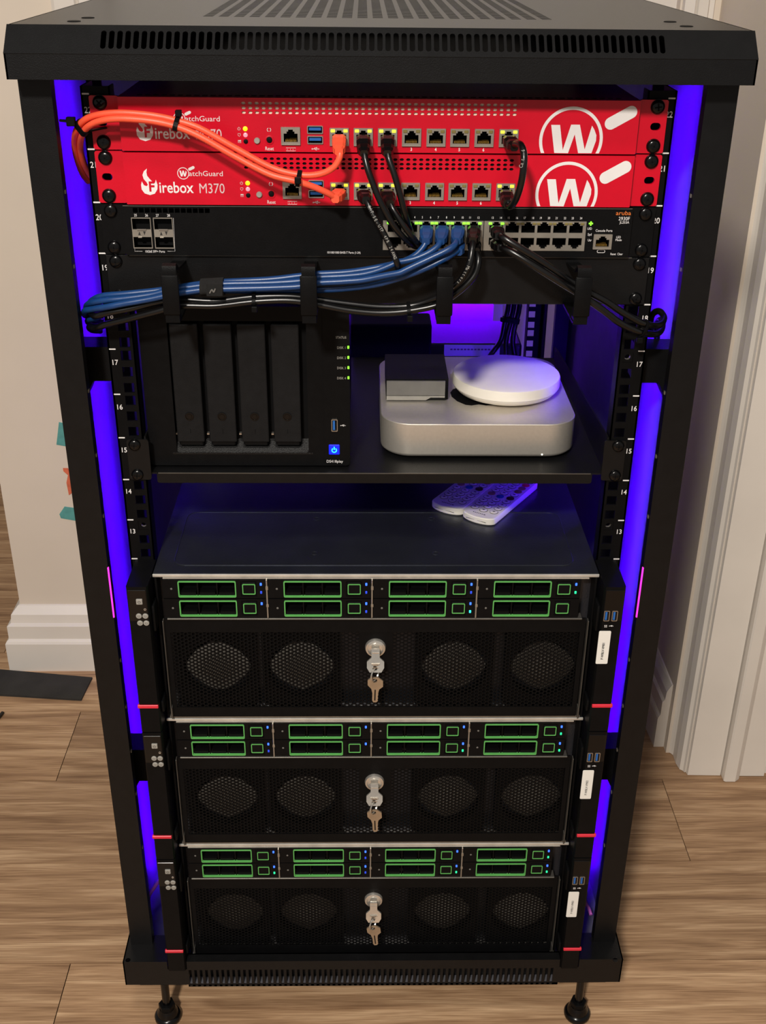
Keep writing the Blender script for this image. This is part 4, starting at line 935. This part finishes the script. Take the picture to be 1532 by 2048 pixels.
# ------------------------------------------------------------------ REMOTES on the server lid
RZ = 12*U
def remote(label, pf, ang):
    t = thing('remote_control', label, 'remote control', (pf[0], pf[1], RZ-.0009), 'white remotes on the server lid', rotz=ang)
    L_, W_, T_ = .118, .0196, .0085   # length, half width, thickness ; local +y runs away from the front end
    lp = []
    for i in range(13): a = pi+pi*i/12; lp.append((W_*cos(a), .009+.009*sin(a)))
    lp += [(W_, L_-.006), (W_-.006, L_), (-W_+.006, L_), (-W_, L_-.006)]
    def sl(zs_):
        m_ = MB(); n2 = len(lp); vs_ = []; fs = []
        for sc, z in zs_: vs_ += [(x*sc, L_/2+(y-L_/2)*(1-(1-sc)*.4), z) for x, y in lp]
        for j_ in range(len(zs_)-1):
            for i in range(n2): k = (i+1) % n2; fs.append((j_*n2+i, j_*n2+k, (j_+1)*n2+k, (j_+1)*n2+i))
        return m_.add(vs_, fs+[tuple(range(n2-1, -1, -1)), tuple(range((len(zs_)-1)*n2, len(zs_)*n2))])
    obj('shell', sl([(.95, .0002), (1, .0015), (1, T_-.001), (.965, T_)]), WPL, t, True, True, 35)
    obj('battery_seam', MB().box(-.012, .012, .0001, .0006, .0044, .0047), GREY, t, local=True)
    cols = {(4, 0): TAN, (4, 1): USBB, (4, 2): MAR, (6, 2): TAN, (7, 2): TAN, (8, 2): REDP}
    for r_ in range(10):
        for c in range(3):
            x = (c-1)*.0116; y = .020+r_*.0098-(.002 if c == 1 else 0)
            m_ = cols.get((r_, c)); rr = .0045
            if m_: inst('coloured_button', M('rm_b'+m_.name, lambda: MB().lathe([(.0043, 0), (.0043, .0006), (.0036, .0009)], n=18), m_, True), t, (x, y, T_))
            else:
                b_ = inst('button', M('rm_btn', lambda: MB().lathe([(.0042, 0), (.0042, .0006), (.0034, .0009)], n=18), WPL, True), t, (x, y, T_))
                inst('button_outline', M('rm_ring', lambda: MB().tube([(.0044*cos(a*pi/9), .0044*sin(a*pi/9), .0002) for a in range(18)], .0003, 5, raw=True, closed=True), INK), b_)
                inst('button_icon', M('rm_ic%d' % (r_ % 2), lambda: MB().box(-.0014, .0014, -.0007, .0007, .0009, .00102) if r_ % 2 else MB().box(-.0016, .0016, -.0003, .0003, .0009, .00102).box(-.0004, .0004, -.0012, .0012, .0009, .00102), INK), b_)
    for k in range(7): obj('mark', MB().box(-.008+k*.0021, -.0068+k*.0021+(.001 if k == 6 else 0), .0085, .0098, T_-.0001, T_+.0001), INK, t, local=True)
angr = radians(-33.3)
remote('white remote control on the server lid, lying further from the lid edge', qz(888, 1021, RZ+.003), angr)
remote('white remote control on the server lid, reaching closer to the lid edge', qz(951, 1041, RZ+.003), angr)

# ------------------------------------------------------------------ CABLES
CR_ = .0027
def PX(lst): return [q3(*p) for p in lst]
def boot(parent, p0, p1, mt, dn=False, w0=.0056, h0=.0040, w1=.0048, h1=.0042):
    pj, p1 = Vector(p0), Vector(p1); p0 = pj+Vector((0, -.0040, 0))
    b = MB().loft(p0, p1, (w0, h0), (w1, h1), rings=[(k, w0+(w1-w0)*k+(.0005 if i % 2 else 0), h0+(h1-h0)*k+(.0005 if i % 2 else 0)) for i, k in enumerate((.3, .36, .44, .5, .58, .64, .72, .78))])
    b.loft(p1-(p1-p0)*.02, p1+(p1-p0).normalized()*.004, (w1, h1), (.0032, .0032))
    o = obj('boot', b, mt, parent); f = -1 if dn else 1
    c = MB().box(pj.x-.0048, pj.x+.0048, pj.y-.0048, pj.y+.011, pj.z-.0022, pj.z+.0022); c.box(pj.x-.0015, pj.x+.0015, pj.y-.006, pj.y+.008, pj.z+f*.0022, pj.z+f*.0038)
    obj('plug', c, GLOSS, o); return o
import numpy as np
CABS = []
def dense(P, d=.0028):
    S = [Vector(p) for p in spline([Vector(p) for p in P], 10)]; L_ = [0]
    for a, b in zip(S, S[1:]): L_.append(L_[-1]+(b-a).length)
    n_ = max(6, int(L_[-1]/d)); A = np.array([tuple(v) for v in S]); t = np.linspace(0, L_[-1], n_)
    return np.stack([np.interp(t, L_, A[:, k]) for k in range(3)], 1)
def cable(name, label, group, pts, mt, r=CR_, plugs=(), bmt=None, dn=(False, False)):
    D = dense(pts); c = dict(name=name, label=label, group=group, D=D, D0=D.copy(), mt=mt, r=r, plugs=plugs, bmt=bmt, dn=dn, texts=[])
    CABS.append(c); return c
def along(c, s_, P, h, mt, off): c['texts'].append((s_, P, h, mt, off))
def relax(cs, it=260):
    """cables that run together lie against each other instead of through each other"""
    for _ in range(it):
        worst = 0
        for i in range(len(cs)):
            for j in range(i+1, len(cs)):
                A, B = cs[i]['D'], cs[j]['D']; need = cs[i]['r']+cs[j]['r']+.00035
                if (A.min(0)-need > B.max(0)).any() or (B.min(0)-need > A.max(0)).any(): continue
                df = A[:, None, :]-B[None, :, :]; ds = np.sqrt((df**2).sum(2)); k = ds.argmin(1); m = ds[np.arange(len(A)), k]
                for a in np.nonzero(m < need)[0]:
                    b = k[a]; v = A[a]-B[b]; l_ = np.linalg.norm(v)
                    v = v/l_ if l_ > 1e-5 else np.array([0, 1., .2]); p_ = (need-l_)*.5; worst = max(worst, need-l_)
                    wa = min(1, a/3); wb = min(1, b/3); t_ = wa+wb
                    if t_ <= 0: continue
                    A[a] += v*p_*2*wa/t_*.6; B[b] -= v*p_*2*wb/t_*.6
        for c in cs:                                              # keep the runs smooth
            e = c['D']-c['D0']; f_ = .07 if _ < it*.8 else .015; e[1:-1] = e[1:-1]*(1-2*f_)+(e[:-2]+e[2:])*f_; e[0] = 0; c['D'] = c['D0']+e
        if worst < .0002: break
def build_cables():
    relax(CABS)
    for c in CABS:
        P = [Vector(p) for p in c['D']]; t = thing(c['name'], c['label'], 'cable', (P[0].x, P[0].y, min(p.z for p in P)), c['group']); c['o'] = t
        obj('cord', MB().tube(P, c['r'], 10, step=2), c['mt'], t, True)
        for (a, b), f in zip(c['plugs'], c['dn']): boot(t, a, b, c['bmt'] or c['mt'], f)
        for tx in c['texts']: print_on(t, c, *tx)
    done = list(CABS); CABS.clear(); return done
def jackp(i, k): return Vector((JX[i], FY-.002, k*U+ZJ+.0064))
def print_on(parent, c, s, P, h, mt, off):
    """letters laid one by one along a cable"""
    sh_ = lambda p: p+Vector(tuple(c['D'][(k_ := int(((c['D0']-np.array(tuple(p)))**2).sum(1).argmin()))]-c['D0'][k_]))
    S = [sh_(p) for p in spline([Vector(p) for p in P], 20)]; d = [0]
    for a, b in zip(S, S[1:]): d.append(d[-1]+(b-a).length)
    mb = MB(); pos = 0
    for chh in s:
        while d and pos > d[-1]: break
        i = min(range(len(d)), key=lambda k_: abs(d[k_]-pos)); p = S[i]; t = (S[min(i+1, len(S)-1)]-S[max(i-1, 0)]).normalized()
        nrm = (CAM-p).normalized(); up = nrm.cross(t).normalized(); n2 = t.cross(up)
        if chh != ' ':
            cu = bpy.data.curves.new('t', 'FONT'); cu.body = chh; cu.size = h/.7; cu.extrude = .00004; cu.resolution_u = 2; vs_, fs = curve_mesh(cu)
            mb.add([p+n2*(off+v.z)+t*v.x*.8+up*(v.y-h/2) for v in vs_], fs)
        pos += h*.95
    return obj('print', mb, mt, parent)
# orange pair
a = jackp(0, 21); b0 = q3(678, 300, -.040)
OC1 = cable('orange_patch_cable', 'orange network cable plugged in the upper red firewall', 'orange network cables',
      [b0, q3(680, 312, -.042), q3(668, 334, -.042), q3(640, 348, -.040), q3(600, 350, -.038), q3(545, 336, -.036), q3(470, 296, -.034), q3(400, 257, -.033), q3(350, 241, -.032), q3(300, 231, -.032), q3(240, 226, -.030), q3(195, 230, -.026), q3(168, 241, -.020), q3(153, 262, -.010), q3(150, 288, .008), q3(156, 318, .022), q3(168, 345, .034), q3(182, 362, .046)], ORG_, plugs=[(a, b0)])
a = jackp(0, 20); b1_ = q3(672, 396, -.034)
OC2 = cable('orange_patch_cable', 'orange network cable plugged in the lower red firewall', 'orange network cables',
      [b1_, q3(655, 386, -.038), q3(625, 373, -.042), q3(590, 362, -.044), q3(540, 349, -.042), q3(470, 313, -.039), q3(400, 273, -.037), q3(350, 252, -.036), q3(300, 241, -.036), q3(240, 237, -.034), q3(200, 242, -.030), q3(175, 254, -.022), q3(163, 272, -.010), q3(160, 296, .008), q3(165, 325, .022), q3(176, 348, .036), q3(190, 364, .048)], ORG_, plugs=[(a, b1_)])
# black leads from the firewalls
a = jackp(1, 21); b = q3(728, 303, -.036); PB = [b, q3(730, 316, -.040), q3(738, 346, -.044), q3(755, 390, -.046), q3(772, 425, -.046), q3(792, 458, -.044), q3(815, 482, -.036), q3(830, 492, -.024), q3(838, 494, -.012)]
cable('black_patch_cable', 'black cable from the upper red firewall, second port, down to the switch', 'black network cables', PB, BKC, plugs=[(a, b)])
a = jackp(2, 21); b = q3(775, 303, -.036)
cable('black_patch_cable', 'black cable from the upper red firewall, third port, down to the switch', 'black network cables', [b, q3(778, 318, -.040), q3(789, 350, -.043), q3(800, 390, -.044), q3(808, 425, -.042), q3(815, 450, -.034), q3(820, 460, -.022), q3(822, 462, -.010)], BKC, plugs=[(a, b)])
a = jackp(1, 20); b = q3(731, 398, -.034); PB = [b, q3(738, 412, -.039), q3(752, 440, -.043), q3(768, 468, -.045), q3(784, 500, -.047), q3(794, 525, -.048), q3(797, 540, -.040), q3(797, 552, -.022), q3(790, 556, -.010)]
c = cable('black_patch_cable', 'black printed cable from the lower red firewall, second port, dropping behind the blue cables', 'black network cables', PB, BKC, plugs=[(a, b)])
along(c, 'CAT.5E-UTP 4PR 24AWG', PB[1:7], .0026, GRYL, CR_)
a = jackp(2, 20); b = q3(779, 404, -.034)
cable('black_patch_cable', 'black cable from the lower red firewall, third port, down to the switch', 'black network cables', [b, q3(787, 418, -.038), q3(802, 440, -.040), q3(818, 464, -.040), q3(832, 484, -.034), q3(842, 496, -.022), q3(850, 498, -.010)], BKC, plugs=[(a, b)])
a = jackp(7, 21); b = q3(1027, 292, -.034); a2 = jackp(7, 20); b2_ = q3(1014, 404, -.034); PB = [b, q3(1034, 287, -.044), q3(1043, 292, -.056), q3(1048, 312, -.064), q3(1046, 345, -.066), q3(1040, 375, -.062), q3(1030, 402, -.052), q3(1020, 413, -.042), b2_]
c = cable('black_patch_cable', 'short black cable looping between the last ports of both red firewalls', 'black network cables', PB, BKC, .0029, plugs=[(a, b), (a2, b2_)])
along(c, 'Cat 6', [q3(1041, 336, -.066), q3(1046, 310, -.064), q3(1044, 296, -.058)], .0030, GRYL, .0030)
# blue leads
def sp(i, row, cols=b1): return Vector((cols[i], SY-.002, zs0+(sz(464.5, 900)+.0036 if row == 0 else sz(474.5, 900)-.0036)))
blue = [((2, 0), (852, 481), [(848, 492, -.036), (830, 511, -.038), (800, 525, -.038), (740, 538, -.036), (690, 545, -.034), (636, 548, -.032), (600, 552, -.030), (540, 559, -.030), (452, 564, -.030), (400, 570, -.030), (342, 578, -.030), (300, 583, -.030), (250, 588, -.030), (212, 592, -.028), (192, 598, -.022), (180, 606, -.008), (178, 612, .012), (186, 616, .04), (200, 618, .08)]),
        ((3, 0), (882, 481), [(874, 494, -.040), (850, 510, -.043), (810, 527, -.044), (740, 547, -.042), (690, 553, -.040), (636, 556, -.038), (600, 563, -.036), (540, 567, -.036), (452, 569, -.036), (400, 573, -.036), (342, 581, -.036), (300, 591, -.036), (250, 598, -.036), (212, 602, -.034), (190, 607, -.026), (177, 614, -.010), (176, 620, .012), (184, 624, .04), (200, 626, .08)]),
        ((4, 0), (914, 481), [(905, 494, -.046), (870, 512, -.049), (820, 532, -.049), (740, 556, -.046), (690, 562, -.044), (636, 565, -.042), (600, 572, -.040), (540, 575, -.040), (452, 577, -.040), (400, 579, -.040), (342, 588, -.040), (300, 597, -.040), (250, 606, -.040), (215, 613, -.038), (192, 617, -.028), (178, 622, -.012), (175, 628, .010), (182, 632, .04), (198, 634, .08)]),
        ((4, 1), (917, 503), [(912, 503, -.038), (885, 520, -.043), (835, 543, -.043), (760, 567, -.038), (690, 577, -.034), (636, 580, -.032), (600, 581, -.030), (540, 583, -.030), (452, 580, -.031), (400, 580, -.031), (342, 592, -.028), (300, 601, -.028), (250, 611, -.028), (215, 620, -.026), (195, 628, -.020), (180, 634, -.006), (177, 640, .012), (184, 644, .04), (200, 646, .08)])]
BLUES = []
where = ['its plug beside the black firewall leads', 'its plug between two other blue plugs', 'its plug beside the printed black cable', 'its plug in the lower port row']
for (port, bp_, path), wh in zip(blue, where):
    a = sp(*port); b = q3(bp_[0], bp_[1]-2, -.034)
    BLUES.append(cable('blue_patch_cable', 'blue network cable at the switch, %s' % wh, 'blue network cables', [b]+PX(path), BLUC, .00275, plugs=[(a, b)], bmt=BLUB, dn=(port[1] == 1,)))
# black leads running left below the blue ones
a = sp(5, 0); b = q3(946, 478, -.034)
PB = [b, q3(944, 500, -.042), q3(938, 530, -.046), q3(922, 560, -.046), q3(900, 580, -.044), q3(880, 594, -.040), q3(850, 606, -.036), q3(815, 613, -.034), q3(760, 614, -.034), q3(700, 608, -.034), q3(640, 600, -.034), q3(580, 592, -.034), q3(510, 593, -.034), q3(430, 602, -.034), q3(360, 599, -.034), q3(310, 605, -.036), q3(260, 617, -.036), q3(215, 624, -.034), q3(190, 628, -.026), q3(176, 622, -.006), q3(180, 636, .02), q3(196, 640, .07)]
LB1 = c = cable('black_patch_cable', 'black printed cable from the switch running just beneath the blue cables', 'long black cables in the rings', PB, BKC, .0029, plugs=[(a, b)])
along(c, 'Cable Matters Cat6', [q3(946, 494, -.040), q3(938, 530, -.046), q3(922, 560, -.046), q3(904, 577, -.044)], .0028, GRYL, .0030)
a = sp(5, 1); b = q3(951, 500, -.032)
LB2 = cable('black_patch_cable', 'black unprinted cable hanging lowest in the cable rings', 'long black cables in the rings', [b, q3(957, 520, -.040), q3(950, 548, -.043), q3(930, 572, -.044), q3(900, 594, -.042), q3(870, 609, -.040), q3(815, 622, -.040), q3(760, 626, -.040), q3(700, 621, -.040), q3(640, 610, -.040), q3(580, 601, -.040), q3(510, 603, -.040), q3(430, 612, -.040), q3(360, 612, -.040), q3(310, 624, -.038), q3(260, 637, -.034), q3(215, 648, -.028), q3(190, 656, -.016), q3(178, 652, .004), q3(184, 660, .03), q3(200, 662, .07)], BKC, .0029, plugs=[(a, b)], dn=(True,))
a = sp(0, 0, b2)
b = q3(997, 470, -.034)
TB1 = cable('black_patch_cable', 'upper of two thick black cables through the last ring to the coiled loop', 'thick black cables to the coiled loop', [b, q3(1010, 478, -.042), q3(1040, 497, -.046), q3(1080, 523, -.046), q3(1120, 549, -.044), q3(1165, 578, -.040), q3(1210, 602, -.040), q3(1250, 628, -.036), q3(1290, 648, -.026), q3(1318, 650, -.008), q3(1328, 636, .012), q3(1318, 622, .022), q3(1304, 630, .03), q3(1302, 650, .04), q3(1310, 664, .06)], BKC, .0031, plugs=[(a, b)])
a = sp(0, 1, b2); b = q3(1000, 494, -.030)
TB2 = cable('black_patch_cable', 'lower of two thick black cables through the last ring to the coiled loop', 'thick black cables to the coiled loop', [b, q3(1016, 500, -.040), q3(1050, 518, -.046), q3(1090, 544, -.048), q3(1125, 567, -.048), q3(1165, 592, -.046), q3(1205, 620, -.046), q3(1240, 646, -.040), q3(1280, 664, -.028), q3(1312, 668, -.008), q3(1324, 656, .014), q3(1322, 640, .03), q3(1312, 650, .05), q3(1314, 676, .07)], BKC, .0031, plugs=[(a, b)], dn=(True,))
# cable ties, strap
build_cables()
def hug(cs, pt, sp=1):
    pt = np.array(tuple(pt)); Q = []; T = np.zeros(3)
    for c in cs:
        D = c['D']; k = int(np.clip(((D-pt)**2).sum(1).argmin(), 2, len(D)-3)); Q += [D[min(max(k+o_, 0), len(D)-1)] for o_ in range(-sp, sp+1)]; t_ = D[k+2]-D[k-2]; T += t_/np.linalg.norm(t_)
    c0 = Vector(tuple(np.mean(Q, 0))); ax = Vector(tuple(T)).normalized()
    u = Vector((0, 1, 0)); u = (u-ax*u.dot(ax)).normalized(); v = ax.cross(u); V = [(d_ := Vector(tuple(p))-c0)-ax*d_.dot(ax) for p in Q]
    A = np.array([(d.dot(u), d.dot(v)) for d in V]); r = np.array([c['r'] for c in cs for o_ in range(2*sp+1)])
    # loop: points around the bundle, pushed out until every cable is inside
    out = []
    for k in range(28):
        a = 2*pi*k/28; d = np.array([cos(a), sin(a)]); out.append(max(A@d+r)+.0001)
    return c0, ax, u, v, out
def loop_mb(c0, ax, u, v, out, w_, th):
    n_ = len(out); pts = []
    for k in range(n_):                                            # support lines -> outline corners
        a, b = 2*pi*k/n_, 2*pi*((k+1) % n_)/n_; h1, h2 = out[k], out[(k+1) % n_]; det = sin(b-a)
        pts.append(((h1*sin(b)-h2*sin(a))/det, (h2*cos(a)-h1*cos(b))/det))
    vs_ = []; fs = []
    for x, y in pts:
        l_ = math.hypot(x, y)
        for s_, e_ in ((-1, 0), (1, 0), (1, 1), (-1, 1)): k_ = 1+e_*th/l_; vs_.append(c0+u*(x*k_)+v*(y*k_)+ax*(s_*w_))
    for k in range(n_):
        k2 = (k+1) % n_
        for e_ in range(4): e2 = (e_+1) % 4; fs.append((k*4+e_, k*4+e2, k2*4+e2, k2*4+e_))
    return MB().add(vs_, fs), pts
def tie(label, cs, pt, w_=.0018, head=(0, -1, 0), hs=.0026):
    c0, ax, u, v, out = hug(cs, pt); t = thing('cable_tie', label, 'cable tie', tuple(c0), 'black cable ties')
    mb_, pts = loop_mb(c0, ax, u, v, out, w_, .0010); obj('loop', mb_, PLA, t)
    hd = Vector(head).normalized(); hx, hy = hd.dot(u), hd.dot(v); k = max(range(len(pts)), key=lambda i_: (pts[i_][0]*hx+pts[i_][1]*hy)/1)
    n2 = (u*pts[k][0]+v*pts[k][1]).normalized(); h = c0+u*pts[k][0]+v*pts[k][1]+n2*(hs+.0012)
    obj('head', MB().bbox(h.x-hs, h.x+hs, h.y-.0024, h.y+.0024, h.z-hs, h.z+hs, .0006, 1), PLA, t); return t, h
tie('black cable tie around the orange pair in front of the maker name', [OC1, OC2], q3(353, 246, -.034), head=(0, -.6, .8))
tie('black cable tie around the orange pair in front of the lower network ports', [OC1, OC2], q3(598, 356, -.041), head=(0, -.7, .7))
t, h = tie('big black cable tie holding the orange pair against the rail by number 22', [OC1, OC2], q3(164, 250, -.016), .0030, head=(-.8, -.6, .3), hs=.0036)
obj('tail', MB().loft(h, h+Vector((-.009, -.001, .001)), (.0024, .0010), (.0020, .0009)), PLA, t); obj('tail', MB().loft(q3(176, 262, -.016), q3(212, 255, -.0062), (.0024, .0008), (.0024, .0008)), PLA, t)
tie('clear black tie on the two long black cables between two rings', [LB1, LB2], q3(815, 618, -.037), .0016, head=(0, -.3, -1))
tie('small black tie on the two long black cables near the fabric strap', [LB1, LB2], q3(507, 596, -.037), .0016, head=(0, -.3, -1))
tie('black tie around the two thick cables beside their coiled loop', [TB1, TB2], q3(1288, 656, -.027), .0016, head=(0, -.3, -1))
c0, ax, u, v, out = hug(BLUES, q3(425, 575, -.035), 4); vm, pts = loop_mb(c0, ax, u, v, out, .0100, .0012)
yy = min((c0+u*x+v*y).y for x, y in pts)-.0012
vm.bbox(c0.x-.0040, c0.x+.0100, yy-.0014, yy+.0004, c0.z-.0050, c0.z+.0062, .0005, 1)
sto = tag(obj('fabric_strap', vm, FELT, smooth=True), 'black hook and loop strap around the blue cables', 'strap')
obj('loose_thread', MB().tube([(c0.x+a, yy-.0018, c0.z+b) for a, b in ((-.001, -.002), (.001, .001), (.0025, -.001), (.004, .002))], .0006, 5), GREY, sto)

# ------------------------------------------------------------------ REAR OF THE RACK
rb = thing('rear_power_unit', 'dark flat device with a pale sticker across the rear of the rack', 'device', (.05, .45, .5325))
z1 = q(930, 667, .50)[1]
obj('case', MB().bbox(-.205, .195, .42, .52, .5325, q(930, 688, .42)[1], .003, 2).box(-.205, .195, .50, .53, .5325, z1), BLK, rb)
x0, zz0 = q(888, 706, .4195); x1, zz1 = q(1000, 690, .4195); obj('sticker', MB().box(x0, x1, .4188, .4198, zz0-.004, zz1), LBL, rb)['label'] = 'pale printed sticker'
for k in range(14): x = x0+.008+k*.0045; obj('print_mark', MB().box(x, x+.003, .4184, .4188, zz1-.007, zz1-.005), GRAYINK, rb)
bp0, bz0_ = q(862, 666, .612); bp1, bz1_ = q(988, 600, .612)
tag(obj('pale_board', MB().box(bp0-.05, bp1, .612, .617, BH0+.0015, bz1_+.06), LBL), 'pale board standing behind the shelf, lit blue', 'board')
st = thing('rear_led_strip', 'blue light strip on a bar between the rear rails, in front of the pale board', 'light strip', (0, .592, bz1_+.030))
obj('carrier', MB().box(-.2244, .2244, .590, .595, bz1_+.030, bz1_+.042), BLK2, st); obj('glowing_tape', MB().box(-.21, .21, .5895, .5955, bz1_+.0290, bz1_+.0299), LED_R, st)
bd = thing('black_adapter', 'black rectangular power adapter behind the silver computer', 'adapter', (.03, .36, .5325))
obj('case', MB().bbox(-.03, .072, .36, .41, .5325, .662, .003, 2), DARK, bd)
for k, (p, lab) in enumerate((([(1026, 600, .40), (1021, 625, .40), (1015, 645, .40), (1003, 680, .39), (984, 706, .38), (975, 720, .40)], 'nearest the pale sticker'), ([(1030, 600, .40), (1026, 625, .40), (1021, 645, .40), (1012, 680, .395), (1012, 715, .39)], 'in the middle'), ([(1035, 600, .40), (1030, 625, .40), (1025, 645, .40), (1024, 680, .40), (1030, 715, .40)], 'nearest the rear rail'))):
    cable('rear_cable', 'black cable at the rear of the rack, the one %s' % lab, 'black cables at the rear', PX(p), BKC, .0034)
RC = build_cables()
tie('black tie around the cable bundle at the rear of the rack', RC, q3(1021, 640, .40), .003, head=(-.3, -1, 0))
# pink cables glimpsed low at both sides
cable('pink_cable', 'thin pink cable slanting beside the lowest server on its power button side', 'pink cables low in the rack', [q3(292, 1800, .02), q3(302, 1785, .03), q3(318, 1762, .05), q3(330, 1748, .09)], PNKC, .0022)
cable('pink_cable', 'thin pink cable slanting beside the lowest server on its white label side', 'pink cables low in the rack', [q3(1164, 1790, .040), q3(1173, 1808, .032), q3(1178, 1818, .027), q3(1182, 1830, .020)], PNKC, .0022)
build_cables()

# ------------------------------------------------------------------ FLOOR AND WALL THINGS
m1, m2, m3 = qz(185, 1358, FZ), qz(163, 1402, FZ), qz(0, 1392, FZ); m0 = qz(0, 1342, FZ)
ex = lambda a, b: (a[0]+(a[0]-b[0])*1.2, a[1]+(a[1]-b[1])*1.2)
P4 = [m1, (m1[0]-.002, m1[1]-.02), m2, ex(m3, m2), ex(m0, m1)]
mb = MB().prism(P4, 'z', FZ, FZ+.004)
tag(obj('floor_mat', mb, RUB), 'dark rubber floor mat by the white baseboard', 'mat')
def sticker(name, label, cat, pts, mt, d=.0008): return tag(obj(name, MB().prism([q(px, py, WY) for px, py in pts], 'y', WY-d, WY), mt), label, cat)
sticker('wall_sticker', 'teal rectangular sticker on the beige wall beside the rack', 'sticker', [(118, 844), (136, 848), (136, 893), (113, 889)], TEAL)
sticker('wall_sticker', 'coral curved sticker on the beige wall between two teal ones', 'sticker', [(126, 936), (136, 936), (143, 950), (145, 985), (138, 990), (133, 965), (136, 950), (127, 942)], CORAL)
sticker('wall_sticker', 'teal bag-shaped sticker low on the beige wall beside the rack', 'sticker', [(129, 1013), (152, 1016), (156, 1042), (122, 1036), (119, 1028)], TEAL)
cb = [qz(-12, 1446, FZ), qz(-4, 1440, FZ), qz(6, 1428, FZ)]
tag(obj('loose_wire', MB().tube([(x, y_, FZ+.003) for x, y_ in cb], .003, 8), BKC, smooth=True), 'dark wire end lying on the wood floor near the mat', 'wire')
print('objects', len(bpy.data.objects), 'tris', sum(len(p.vertices)-2 for o in bpy.data.objects if o.type == 'MESH' for p in o.data.polygons))
